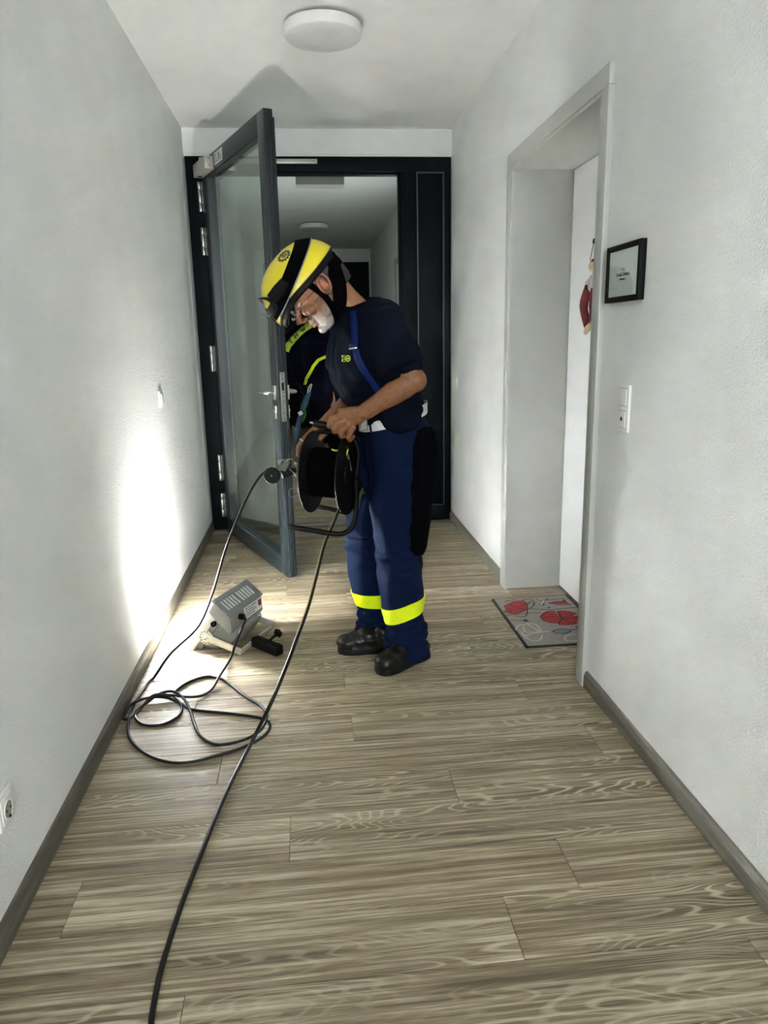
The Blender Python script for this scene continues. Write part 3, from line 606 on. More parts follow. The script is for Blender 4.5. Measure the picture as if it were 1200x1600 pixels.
# arms run down-right away from the pivots to the crossbar on the floor
pn = fl_(-w2-.006, yo_, pivz); pf_ = fl_(w2+.006, yo_, pivz)
end = V((pn.x+.150, pn.y-.063, .022)); dirn = (end-pn); side = B_; wdt = dirn.normalized().cross(side).normalized()
def bar(a, b_, wid, th, mb):
    t = (b_-a).normalized(); u = wid - t*wid.dot(t); u.normalize(); v = t.cross(u)
    L_ = (b_-a).length; return mb.rbox((0, -.016, -th/2), (L_, .016, th/2), frame4(a, t, u, v), b=.001)
near_end = pn + dirn; far_end = pf_ + dirn
bar(pn-dirn.normalized()*.012, near_end, wdt, .0035, yk); bar(pf_-dirn.normalized()*.012, far_end, wdt, .0035, yk); bar(near_end-B_*.002, far_end+B_*.002, wdt, .0035, yk)
build('yoke', yk, M['galv'], fr_, smooth=True)
for c_, s_ in ((pn, -1), (pf_, 1)):
    pm = frame4(c_, A_, Nn, B_*s_)
    dk = MB().lathe([(.001, -.002), (.034, -.002), (.034, .0), (.001, .0)], pm, 28); build('pivot_disc', dk, M['galv'], fr_, smooth=True)
    kb = MB().lathe([(.001, .003), (.008, .003), (.008, .012), (.004, .016), (.001, .016)], pm, 6); build('pivot_bolt', kb, M['steel'], fr_)
    hl = MB()
    for i in range(9): a = math.radians(20+i*28); p = pm @ V((.027*math.cos(a), .027*math.sin(a), .0002)); q = pm @ V((.027*math.cos(a), .027*math.sin(a), .0012)); hl.cyl(p, q, .0025, 8)
    build('disc_hole', hl, M['black'], fr_)
kn_ = fl_(-w2-.002, .06, -.05); build('side_knob', MB().cyl(kn_, kn_-B_*.012, .012, 14), M['black'], fr_, smooth=True)
ms, me_ = atz(398, 1001, .034), atz(437, 1017, .030)
build('mounting_socket', MB().rbox((0, -.021, -.021), ((me_-ms).length, .021, .021), frame4(ms, me_-ms, V((0, 0, 1)).cross(me_-ms), V((0, 0, 1))), b=.004), M['black'], fr_, smooth=True)
kc = (ms*.45+me_*.55)+V((0, 0, .02)); ko = V((.04, .05, .016))
kb = MB().cyl(kc, kc+ko, .006, 10); km = frame4(kc+ko, V((0, 0, 1)).cross(ko), ko.cross(V((0, 0, 1)).cross(ko)), ko)
R_ = []
for z, s_ in ((-.006, .8), (-.004, 1), (.008, 1), (.011, .8)): R_.append([km @ V(((.017+.003*math.cos(6*a))*s_*math.cos(a), (.017+.003*math.cos(6*a))*s_*math.sin(a), z)) for a in (2*math.pi*j/36 for j in range(36))])
kb.rings(R_); build('clamp_knob', kb, M['black'], fr_, smooth=True)
gl = SM @ V((-.085, .030, 0)); build('cable_gland', MB().cyl(gl-sn*.004, gl+sn*.022, .013, 12), M['black'], fr_, smooth=True)
le = MB(); fbox(le, (-.05, -.03, -.0335), (.05, .03, -.0325), .0003)
build('led_module', le, mat('led', (1, 1, 1), .5, emit=(1, .99, .95), estr=60), fr_)
area_light('floodlight_beam', fl_(0, 0, -.030), Nn, .10, .08, 3.4, (1.0, 0.985, 0.94), 135)
sl_ = bpy.data.lights.new('floodlight_core', 'SPOT'); sl_.energy = 2150; sl_.spot_size = math.radians(33); sl_.spot_blend = 0.9; sl_.shadow_soft_size = .03; sl_.color = (.97, .98, 1)
so = bpy.data.objects.new('floodlight_core', sl_); C.objects.link(so); so.location = fl_(0, 0, -.026); so.rotation_euler = (Nn+V((-.16, -.08, -.24))).to_track_quat('-Z', 'Y').to_euler()

# ------------------------------------------------------------------ cables
def zz(x, y): return (180+x/4.615, 1060+y/4.615)
r_c = .0052
coil = [(275,0),(190,100),(130,200),(100,300),(95,400),(140,480),(250,560),(400,605),(560,600),(720,560),(900,505),(1050,440),(1115,360),(1090,300),(1000,275),(800,250),(560,225),(480,185),(380,150),(250,155),(120,200),(55,282),(100,290),(150,240),(250,185),(330,142),(420,125),(490,160),(540,230),(575,340),(620,420),(720,475),(850,480),(980,440),(1060,380),(1095,300),(1090,250),(1040,190),(940,130),(850,60)]
pts = [atz(*zz(*q), .0055) for q in coil]
for i, (a, q) in enumerate(zip(pts, coil)):
    lift = {18: .006, 19: .010, 20: .008, 24: .014, 25: .020, 26: .018, 27: .012, 32: .008, 33: .010, 34: .010, 35: .010, 16: .0, 11: .004}.get(i, 0); a.z = .0055+lift
pts2 = [atz(*q, .0055) for q in ((347,1063),(325,1057),(299,1064),(277,1077),(272,1087),(279,1098),(284,1107),(277,1120),(253,1132),(224,1132),(211,1120),(219,1109),(240,1095),(267,1091),(304,1091),(328,1080),(344,1061))]
for i, l_ in ((0, .004), (5, .01), (12, .022), (13, .012), (14, .006), (16, .016)): pts2[i].z += l_
conn = at(425, 743, 2.78)
hang = [conn+V((.012, .0, .012)), at(413, 738, 2.80), at(393, 764, 2.84), at(371, 810, 2.9), at(352, 860, 2.96), at(333, 925, 2.98), at(316, 968, 2.94), at(300, 990, 2.86), at(266, 1022, 2.72)]
g2 = gl+sn*.026
up_ = [atz(360, 1029, .012), at(369, 1003, 2.87), at(378, 982, 2.86), g2+V((.002, -.012, -.012)), g2-sn*.004, g2-sn*.014]
cable_pts = spline(hang+pts+pts2+up_, 7)
for p in cable_pts: p.z = max(p.z, .0054); p.x = max(p.x, XL+.021)
cab = build('power_cord', MB().tube(cable_pts, r_c, 8), M['rubber'], None, smooth='all', loc=(-.45, 2.5, 0))
tag(cab, 'thin black cord coiled on the floor, from the floodlight up to the hanging plug', 'cable')
def pl_y(px, py, Y): return at(px, py, Y)
c2 = [at(541, 762, 2.80), at(531, 792, 2.78), at(522, 815, 2.74), at(507, 850, 2.68), at(493, 905, 2.60), at(481, 950, 2.52), at(463, 1000, 2.42), at(446, 1045, 2.31), at(425, 1095, 2.18), atz(398, 1150, .03), atz(375, 1195, .0075), atz(346, 1255, .0068), atz(312, 1340, .0068), atz(285, 1410, .0068), atz(262, 1480, .0068), atz(248, 1530, .0068), atz(237, 1590, .0068), atz(228, 1660, .0068), (-.36, .75, .0068), (-.34, .2, .0068)]
cp2 = spline(c2, 8)
for p in cp2: p.z = max(p.z, .0066)
cab2 = build('extension_cord', MB().tube(cp2, .0063, 10), M['rubber'], None, smooth='all', loc=(-.2, 1.8, 0))
tag(cab2, 'thicker black cable running from the reel across the floor to the foreground', 'cable')
build('tracer_stripe', MB().tube([p+V((-.0045, -.004, .0012)) for p in cp2[8:46]], .0026, 6), mat('stripe_olive', (.2, .17, .04), .5, nscale=60, namt=.2), cab2, smooth='all')

# hanging plug and coupling with grey velcro strap
pl = root('plug_coupling', conn, 'round black plug coupling with a grey strap hanging beside the open door', 'plug')
PM = frame4(conn, (1, 0, 0), (0, 0, 1), (-.1, -1, .12))
build('coupling_body', MB().lathe([(.001, -.05), (.012, -.05), (.014, -.03), (.026, -.016), (.031, -.008), (.031, .008), (.028, .012), (.001, .012)], PM, 32), M['black'], pl, smooth=True)
R_ = []
for z in (-.006, .005): R_.append([PM @ V(((.0325+.001*math.cos(12*a))*math.cos(a), (.0325+.001*math.cos(12*a))*math.sin(a), z)) for a in (2*math.pi*j/72 for j in range(72))])
build('coupling_ring', MB().rings(R_), M['rubber'], pl, smooth=True, label='glossy ribbed outer ring')
build('centre_screw', MB().lathe([(.0005, .011), (.003, .011), (.003, .0135), (.0005, .0135)], PM, 10), M['greymet'], pl)
sp_ = [at(434, 733, 2.79), at(436, 722, 2.79), at(442, 718, 2.80), at(448, 722, 2.80), at(443, 736, 2.79)]
build('strap', MB().tube(spline(sp_, 6), [(.0015, .014)]*25, 8, ref=(0, 0, 1)).tube(spline([at(441, 733, 2.785), at(446, 722, 2.79), at(454, 717, 2.80), at(462, 722, 2.80), at(466, 728, 2.81)], 6), [(.0015, .015)]*25, 8, ref=(0, 0, 1)), mat('grey_webbing', (.22, .22, .18), .8, nscale=120, namt=.2), pl, smooth=True)
build('plug_grip', MB().tube([at(440, 742, 2.80), at(451, 738, 2.81), at(462, 734, 2.82)], [.017, .017, .010], 12), M['rubber'], pl, smooth=True)

# ------------------------------------------------------------------ cable reel held by the man
rc1 = at(487, 737, 2.83); rc2 = at(544, 745, 2.80)
ax = V((1, -.38, -.03)).normalized(); rc2 = rc1 + ax*.155
rr = root('cable_reel', (rc1+rc2)/2, 'black portable cable reel with tubular stand held by the helmeted man', 'cable reel')
ez = V((.16, 0, 1)); ez = (ez-ax*ez.dot(ax)).normalized(); ey = ax.cross(ez)
AM = frame4(rc1, ez, ey, ax)
def flange(z, s_):
    return MB().lathe([(.02, z), (.152, z), (.159, z+.002*s_), (.161, z+.005*s_), (.159, z+.008*s_), (.152, z+.009*s_), (.135, z+.007*s_), (.02, z+.007*s_)], AM, 56)
build('flange', flange(0, 1), M['black'], rr, smooth=True); build('flange', flange(.155, -1), M['black'], rr, smooth=True)
build('drum', MB().lathe([(.001, -.012), (.06, -.012), (.06, .008), (.062, .008), (.062, .147), (.06, .16), (.001, .16)], AM, 40), M['black'], rr, smooth=True)
wd = MB()
for k_, (r0, n_) in enumerate(((.068, 11), (.080, 10), (.092, 9))):
    for i in range(n_):
        z = .016+i*.0125+(.006 if k_ % 2 else 0); wd.lathe([(r0-.006, z-.005), (r0+.004, z-.0045), (r0+.0062, z), (r0+.004, z+.0045), (r0-.006, z+.005)], AM, 36)
build('wound_cable', wd, M['pouch'], rr, smooth=True)
sh = rc1+ax*.165
t1 = spline([at(452, 823, 2.70), at(490, 829, 2.70), at(520, 834, 2.705), at(538, 833, 2.71), at(550, 823, 2.72), at(555, 806, 2.735), at(557, 780, 2.76), at(556, 748, 2.79)], 6)
t2 = spline([at(498, 792, 2.98), at(515, 795, 2.97), at(535, 800, 2.96), at(565, 804, 2.93), at(578, 801, 2.91), at(583, 792, 2.89), at(577, 778, 2.87), at(566, 762, 2.85), at(556, 748, 2.83)], 6)
stand = build('stand_tube', MB().tube(t1, .0105, 12), M['black'], rr, smooth='all'); build('stand_tube', MB().tube(t2, .0095, 12), M['black'], rr, smooth='all')
build('stand_tube', MB().tube(spline([at(556, 806, 2.735), at(561, 780, 2.78), at(567, 764, 2.84)], 5), .007, 10), M['gripgreen'], rr, smooth='all', label='worn olive strut')
build('stand_tube', MB().tube(spline([at(572, 775, 2.86), at(566, 760, 2.85)], 5), .008, 10), M['gripgreen'], rr, smooth='all', label='worn olive strut')
for q in (t1[0], t2[0]): build('end_cap', MB().cyl(q-V((.003, 0, 0)), q+V((.006, 0, 0)), .0115, 12), M['rubber'], rr, smooth=True)
t3 = spline([at(556, 748, 2.80), at(560, 705, 2.80), at(548, 682, 2.80), at(520, 676, 2.79), at(498, 674, 2.78)], 6)
build('carry_bracket', MB().tube(t3, .009, 12), M['black'], rr, smooth='all')
gr0, gr1 = at(489, 661, 2.715), at(530, 669, 2.725)
build('crank_grip', MB().tube([gr0, gr0+(gr1-gr0)*.1, gr0+(gr1-gr0)*.5, gr1], [.010, .0135, .0145, .0135], 16), M['black'], rr, smooth=True)
build('crank_pin', MB().cyl(gr0-(gr1-gr0)*.12, gr0+(gr1-gr0)*.05, .0045, 10).tube([gr1, at(538, 690, 2.74), at(548, 735, 2.78)], .006, 8), M['steel2'], rr, smooth=True)
build('wire_ring', MB().tube([at(458+7*math.cos(a), 770+7*math.sin(a), 2.83) for a in (2*math.pi*j/20 for j in range(20))], .0012, 6, closed=True), M['greymet'], rr, smooth='all')
build('wire_clip', MB().tube([at(452, 733, 2.80), at(459, 739, 2.79), at(463, 746, 2.78)], .0016, 6), M['steel'], rr, smooth='all')
vl = spline([at(518, 702, 2.742), at(524, 704, 2.742), at(531, 703, 2.742), at(537, 699, 2.742)], 4)
build('reflective_mark', MB().tube(vl, [(.0008, .0035)]*len(vl), 6, ref=(0, 1, 0)).prism([at(537, 712, 2.742), at(543, 703, 2.742), at(545, 701, 2.742), at(543, 708, 2.742), at(539, 722, 2.742)], (0, .002, 0)), M['neond'], rr, label='small neon yellow marks')

# ================================================================== the helmeted man
man = root('person', (.30, 2.83, 0), 'man in yellow helmet, navy shirt and blue work trousers, bent over a cable reel', 'person')
HC = at(494, 447, 2.80); th = math.radians(47); yw = math.radians(9); HS = 1.13
f_ = V((-math.cos(th)*math.cos(yw), -math.cos(th)*math.sin(yw), -math.sin(th)))
l_ = V((-math.sin(yw)*-1, 0, 0)); l_ = V((0, 0, 1)).cross(f_).normalized()      # his left, towards the camera
u_ = f_.cross(l_).normalized()
if u_.z < 0: u_ = -u_
HM = frame4(HC, f_, l_, u_); HM = HM @ Matrix.Scale(HS, 4); HM3 = HM.to_3x3()
HI = HM.inverted()
def hp_(x, y, z): return HM @ V((x, y, z))
def skull(mb):
    secs = [(.121, -.012, .012, .010), (.114, -.012, .04, .034), (.10, -.012, .062, .05), (.07, -.010, .086, .068), (.035, -.008, .096, .0765), (0, -.006, .095, .076), (-.025, -.004, .093, .073), (-.045, .004, .086, .069), (-.065, .014, .076, .063), (-.085, .026, .064, .055), (-.102, .040, .048, .044), (-.115, .052, .032, .030), (-.121, .058, .014, .014)]
    mb.rings([[hp_(cx+rx*(abs(math.cos(a))**.9)*(1 if math.cos(a) > 0 else -1), ry*math.sin(a), z) for a in (2*math.pi*j/32 for j in range(32))] for z, cx, rx, ry in secs])
def e_(mb, x, y, z, r): mb.ell(hp_(x, y, z), r, HM3, 3)
bodym = MB(); skull(bodym)
bodym.tube([hp_(.088, 0, .012), hp_(.102, 0, -.008), hp_(.117, 0, -.026), hp_(.127, 0, -.040)], [.0085, .0095, .0125, .0135], 12)
for s_ in (1, -1):
    e_(bodym, .106, s_*.0125, -.043, (.012, .0085, .0085)); e_(bodym, .084, s_*.030, .021, (.013, .022, .0075))
    e_(bodym, .068, s_*.042, -.030, (.024, .020, .020)); e_(bodym, .028, s_*.058, -.060, (.040, .014, .030)); e_(bodym, .078, s_*.031, -.001, (.012, .017, .011))
    ear = [hp_(-.008+.019*math.cos(a)-.006*math.sin(a), s_*(.080+.006*abs(math.cos(a))), -.006+.031*math.sin(a)) for a in (2*math.pi*j/24 for j in range(24))]
    bodym.tube(ear, .0058, 8, closed=True); e_(bodym, -.004, s_*.078, -.006, (.015, .005, .024)); e_(bodym, -.002, s_*.079, -.036, (.008, .006, .009))
e_(bodym, .094, 0, -.0655, (.013, .024, .0062)); e_(bodym, .093, 0, -.0775, (.013, .021, .0068)); e_(bodym, .090, 0, -.058, (.012, .025, .008))
e_(bodym, .083, 0, -.104, (.020, .024, .016))
neck_top = hp_(-.030, 0, -.050); nb = V((.175, 2.83, 1.405))
bodym.tube([hp_(-.022, 0, -.02), neck_top, neck_top*.5+nb*.5, nb, nb+V((.03, 0, -.08))], [.062, .062, .060, .068, .08], 20)
def torso(mb, g=0.0, zmin=0.9):
    secs = [(.96, .325, .118, .160), (1.00, .318, .125, .162), (1.04, .300, .138, .164), (1.09, .278, .152, .166), (1.15, .256, .160, .176), (1.21, .242, .160, .190), (1.27, .236, .152, .198), (1.32, .232, .138, .196), (1.36, .224, .118, .176), (1.395, .208, .092, .130), (1.42, .192, .072, .086)]
    mb.rings([[V((cx+(rx+g)*math.cos(a), 2.83+(ry+g)*math.sin(a), z)) for a in (2*math.pi*j/36 for j in range(36))] for z, cx, rx, ry in secs if z >= zmin])
torso(bodym, -.012)
bodym.ell((.335, 2.83, .93), (.115, .155, .12))
shL, elL, wrL = V(at(600, 512, 2.665)), V(at(646, 594, 2.60)), V(at(566, 646, 2.655))
shR, elR, wrR = V(at(585, 510, 2.995)), V(at(565, 612, 3.03)), V(at(513, 656, 2.90))
bodym.tube([shL, shL*.5+elL*.5, elL], [.058, .052, .044], 18)
bodym.tube([elL+(elL-wrL).normalized()*.012, elL*.82+wrL*.18, elL*.6+wrL*.4, elL*.3+wrL*.7, wrL], [(.040, .040), (.046, .043), (.043, .040), (.034, .030), (.030, .024)], 18, ref=(0, 0, 1))
bodym.ell(elL+V((.008, 0, -.002)), (.040, .040, .042))
bodym.tube([shR, shR*.5+elR*.5, elR], [.056, .05, .042], 18); bodym.ell(elR, (.041, .041, .041))
bodym.tube([elR, elR*.7+wrR*.3, elR*.35+wrR*.65, wrR], [.041, .042, .034, .027], 18)
# left hand: back of the hand to the camera, fingers closed round the crank grip
pk = at(533, 655, 2.690)
bodym.tube([wrL, wrL*.55+pk*.45, pk], [(.026, .029), (.022, .037), (.019, .041)], 18, ref=(0, 1, .1))
kn = [at(520, 653, 2.690), at(526, 662, 2.678), at(535, 671, 2.676), at(546, 678, 2.680)]
for i, k_ in enumerate(kn):
    base_ = wrL.lerp(k_, .62); dn = V((-.012+.004*i, .006, -.030+.003*i))
    a = k_; b_ = a + dn; c_ = b_ + V((.004, .030, -.006)); d_ = c_+V((.016, .014, .014))
    r = [.0125, .0125, .0115, .0105, .0095][0:5]; sc_f = (1, 1.03, .98, .86)[i]
    bodym.tube([base_, a, a.lerp(b_, .6)+V((-.004, -.002, -.002)), b_, c_, d_], [x*sc_f for x in (.013, .0135, .0125, .012, .0115, .009)], 12)
    bodym.ell(a, [.0135*sc_f]*3)
bodym.tube([wrL.lerp(pk, .35)+V((0, .012, .012)), at(538, 650, 2.72), at(522, 655, 2.735), at(509, 660, 2.738)], [.017, .016, .0125, .010], 12)
# right hand: laid over the far edge of the flange
bodym.tube([wrR, at(506, 662, 2.88), at(497, 669, 2.868)], [(.024, .028), (.018, .036), (.015, .040)], 16, ref=(0, 0, 1))
for i in range(4):
    o_ = V((.020*i, .022*i, -.006*i)); L_ = (1, 1.05, 1, .8)[i]
    p0_, p1_, p2_, p3_, p4_ = [at(*q) for q in ((496, 667, 2.872), (486, 675, 2.868), (475, 686, 2.862), (467, 697, 2.858), (466, 713, 2.856))]
    if i: p1_, p2_, p3_, p4_ = [p0_+(q-p0_)*L_+V((.012*i, .012*i, 0)) for q in (p1_, p2_, p3_, p4_)]
    q0 = p0_+V((.004*i, .018*i, 0)); bodym.tube([q0, p1_+V((0, .008*i, 0)), p2_+V((0, .008*i, 0)), p3_+V((0, .008*i, 0)), p4_+V((0, .008*i, 0))], [.0135, .0125, .0115, .0108, .0085], 12)
bodym.tube([wrR+V((-.005, -.016, -.01)), at(515, 669, 2.85), at(505, 680, 2.838), at(498, 688, 2.83)], [.015, .0145, .012, .009], 12)
# legs inside the trousers
for hx, kx, ax_ in ((V((.345, 2.745, .90)), V(at(624, 840, 2.73)), V(at(636, 1005, 2.775))), (V((.335, 2.915, .90)), V(at(582, 830, 2.93)), V(at(588, 975, 2.955)))):
    bodym.tube([hx, hx*.5+kx*.5, kx, kx*.6+ax_*.4, ax_, V((ax_.x, ax_.y, .04))], [.078, .068, .052, .050, .036, .036], 16)
def skin_col(p):
    q = HI @ p
    base = (.215, .094, .040)
    if q.length < .22:
        x, y, z = q
        if z < -.02 and x > -.01:
            beard = 0
            lim = -.050 + max(0, (.05-x))*.5; beard = max(0, min(.72, (lim-z)/.034)) if abs(y) < .072 else 0; wv = max(0, min(1, (-.055-z)/.05)); bc_ = tuple(.24+.30*wv-.02*i for i in range(3))
            if x > .085 and abs(y) < .026 and -.061 < z < -.050: beard = .8
            if x > .088 and abs(y) < .022 and -.083 < z <= -.061: beard = .15; base = (.34, .15, .10)
            n_ = noise.noise(p*230)*.5+.5; beard *= .45+.8*n_
            if z < -.09: beard = min(1, beard*1.15)
            return tuple(base[i]*(1-beard)+bc_[i]*beard for i in range(3))
        if abs(y) > .07: return (.38, .15, .09)
        return (.38, .175, .095)
    return base
body = remeshed('body', bodym, M['skin'], man, .0034, 3, None, skin_col)
# eyes, brows, hair, glasses
for s_ in (1, -1):
    build('eye', MB().ell(hp_(.083, s_*.030, .004), (.0115, .0115, .0095), HM3, 3), M['eye'], man, smooth='all')
    build('eyebrow', MB().tube([hp_(.099, s_*.014, .020), hp_(.099, s_*.030, .026), hp_(.089, s_*.046, .020)], [.003, .0042, .0025], 8), M['hair'], man, smooth='all')
hr = MB(); 
for z, cx, rx, ry in ((.05, -.02, .088, .079), (.02, -.022, .086, .080), (-.01, -.026, .080, .079), (-.04, -.034, .070, .074), (-.062, -.040, .058, .066)): pass
hr.rings([[hp_(cx+rx*math.cos(a), ry*math.sin(a), z) for a in (2*math.pi*j/32 for j in range(32))] for z, cx, rx, ry in ((.06, -.03, .085, .078), (.02, -.034, .080, .080), (-.015, -.040, .072, .078), (-.045, -.050, .058, .070), (-.062, -.056, .045, .058))])
build('hair', hr, M['hair'], man, smooth='all')
gm = MB(); lens_ = MB()
for s_ in (1, -1):
    ring_ = [hp_(.112+.002*math.cos(a), s_*(.031+.021*math.cos(a)), -.004+.0155*math.sin(a)-.0) for a in (2*math.pi*j/28 for j in range(28))]
    gm.tube(ring_, .0011, 6, closed=True); lens_.prism(ring_, f_*.0008)
    gm.tube([hp_(.112, s_*.052, .002), hp_(.10, s_*.074, .004), hp_(.05, s_*.085, .002), hp_(-.005, s_*.087, .006)], .0012, 6)
gm.tube([hp_(.114, -.010, 0), hp_(.117, 0, .003), hp_(.114, .010, 0)], .0012, 6)
gls = build('glasses', gm, M['ink'], man, smooth='all'); build('lens', lens_, M['clear'], gls)

# helmet: shell as a superellipsoid cut along a shaped rim
HCn = V((.024, 0, .012)); RX, RY, RZ, PX = .148, .121, .141, 2.35
def imp(p, k=1.0): q = p-HCn; return (abs(q.x/(RX*k))**PX + abs(q.y/(RY*k))**PX + abs(q.z/(RZ*k))**PX)
def onshell(d, k=1.0): d = V(d); s_ = (imp(HCn+d, k))**(1/PX); return HCn + d/s_
def rim(phi):                    # rim height (helmet z) for azimuth phi (0 = front)
    c_ = math.cos(phi); return (.046 if abs(phi) > 0 else .046) - .040*max(0, c_)**6 - .004*max(0, -c_)
def shell(k, lo=0.0, nr=22, na=72):
    R = []
    for i in range(nr+1):
        t = i/nr; ring_ = []
        for j in range(na):
            phi = 2*math.pi*j/na-math.pi; zr = rim(phi)+lo
            e0 = math.asin(max(-1, min(1, (zr-HCn.z)/RZ))); e1 = math.radians(89.2); el = e0+(e1-e0)*t
            ring_.append(onshell((math.cos(el)*math.cos(phi), math.cos(el)*math.sin(phi), math.sin(el)), k))
        R.append(ring_)
    return R
so_, si_ = shell(1.0), shell(.955)
full = [[HM @ p for p in r] for r in si_[::-1]] + [[HM @ p for p in r] for r in so_]
hel = build('helmet', MB().rings(full), M['helmet'], man, smooth='all', label='yellow hard shell helmet')
lin = [[HM @ p for p in r] for r in shell(.95, -.035)[::-1]] + [[HM @ (HCn+(p-HCn)*.93) for p in r][:] for r in shell(.95, -.035)]
lin = shell(.952, -.020); lin = [[HM @ (HCn+(p-HCn)*.93) for p in r] for r in lin[::-1]] + [[HM @ p for p in r] for r in lin]
build('helmet_liner', MB().rings(lin), M['black'], hel, smooth='all')
rimtube = [HM @ onshell((math.cos(math.asin((rim(ph_)-HCn.z)/RZ))*math.cos(ph_), math.cos(math.asin((rim(ph_)-HCn.z)/RZ))*math.sin(ph_), (rim(ph_)-HCn.z)/RZ), 1.0) for ph_ in (2*math.pi*j/72-math.pi for j in range(72))]
build('rim_trim', MB().tube(rimtube, .0032, 6, closed=True), M['rubber'], hel, smooth='all')
# strap: band where a tilted slab meets the shell
def band(p0, dirv, width, k0, k1, a0, a1, n=60, wfn=None):
    d_ = V(dirv).normalized(); nrm = V((-d_.z, 0, d_.x)); R = []
    for i in range(n+1):
        a = math.radians(a0+(a1-a0)*i/n); row = []
        wd_ = width*(wfn(a) if wfn else 1)
        for off, k in ((-wd_/2, k0), (wd_/2, k0), (wd_/2, k1), (-wd_/2, k1)):
            base_ = V(p0)+nrm*off; dd = d_*math.cos(a)+V((0, 1, 0))*math.sin(a)
            lo, hi = 0.0, .5
            for _ in range(26):
                m_ = (lo+hi)/2
                if imp(base_+dd*m_, k) < 1: lo = m_
                else: hi = m_
            row.append(HM @ (base_+dd*lo))
        R.append(row)
    return R
sdir = V((-.245, 0, .077))
build('goggle_strap', MB().rings(band((.045, 0, .089), sdir, .040, 1.005, 1.028, -172, 172)), M['pouch'], hel, smooth=True)
build('strap_edge', MB().rings(band((.045+.006, 0, .089-.022*.9-.004), sdir, .006, 1.005, 1.024, -150, 150)), M['greymet'], hel, smooth=True)
# goggles resting on the brow of the helmet
def gog(y, z, k, kx=0.0): 
    d_ = V((.16, y, z)); return HM @ (onshell(V((.15, y*1.0, z-HCn.z)), k)+V((kx, 0, 0)))
outl = []
for j in range(48):
    a = 2*math.pi*j/48; yy = .108*math.copysign(abs(math.cos(a))**.75, math.cos(a)); z_ = .084+.041*math.copysign(abs(math.sin(a))**.8, math.sin(a))
    if z_ < .075: z_ += .018*math.exp(-(yy/.02)**2)
    outl.append((yy, z_))
Rg = []
for k_, sc_f in ((1.0, 1.03), (1.05, 1.06), (1.10, 1.0), (1.10, .88), (1.05, .86), (1.0, .88)): Rg.append([gog(y*sc_f, .086+(z-.086)*sc_f, k_) for y, z in outl])
build('goggle_frame', MB().rings(Rg, closed=True), M['black'], hel, smooth='all')
Rl = [[gog(y*q, .086+(z-.086)*q, 1.105+.03*(1-q)) for y, z in outl] for q in (.90, .6, .3, .02)]
build('goggle_lens', MB().rings(Rl, caps=False), M['clear'], hel, smooth='all')
for s_ in (1, -1):
    build('strap_clip', MB().tube([hp_(.140, s_*.090, .084), hp_(.108, s_*.114, .084), hp_(.075, s_*.126, .090)], [(.020, .006), (.024, .006), (.016, .006)], 12, ref=HM3 @ V((0, 0, 1))), M['black'], hel, smooth=True)
# chin strap and neck cradle
for s_ in (1, -1):
    cs = MB().tube(spline([hp_(.030, s_*.088, .040), hp_(.020, s_*.085, -.01), hp_(.020, s_*.078, -.05), hp_(.032, s_*.060, -.095), hp_(.045, s_*.02, -.126)], 5), [(.012, .0022)]*21, 8, ref=f_)
    cs.tube(spline([hp_(-.085, s_*.070, .030), hp_(-.055, s_*.083, -.03), hp_(-.02, s_*.082, -.065), hp_(.02, s_*.072, -.088)], 5), [(.014, .0025)]*16, 8, ref=f_)
    build('chin_strap', cs, M['pouch'], hel, smooth=True)
    pad = MB().tube(spline([hp_(-.085, s_*.062, .04), hp_(-.062, s_*.080, -.005), hp_(-.034, s_*.083, -.050), hp_(.006, s_*.076, -.088), hp_(.034, s_*.062, -.106)], 5), [(.027, .004)]*16+[(.022, .004), (.018, .004), (.014, .004), (.010, .004), (.006, .003)], 10, ref=f_)
    build('ear_strap_pad', pad, M['pouch'], hel, smooth=True)
build('nape_pad', MB().tube(spline([hp_(-.06, .080, .01), hp_(-.100, .05, .01), hp_(-.112, 0, .008), hp_(-.100, -.05, .01), hp_(-.06, -.080, .01)], 5), [(.024, .005)]*21, 10, ref=u_), M['pouch'], hel, smooth=True)
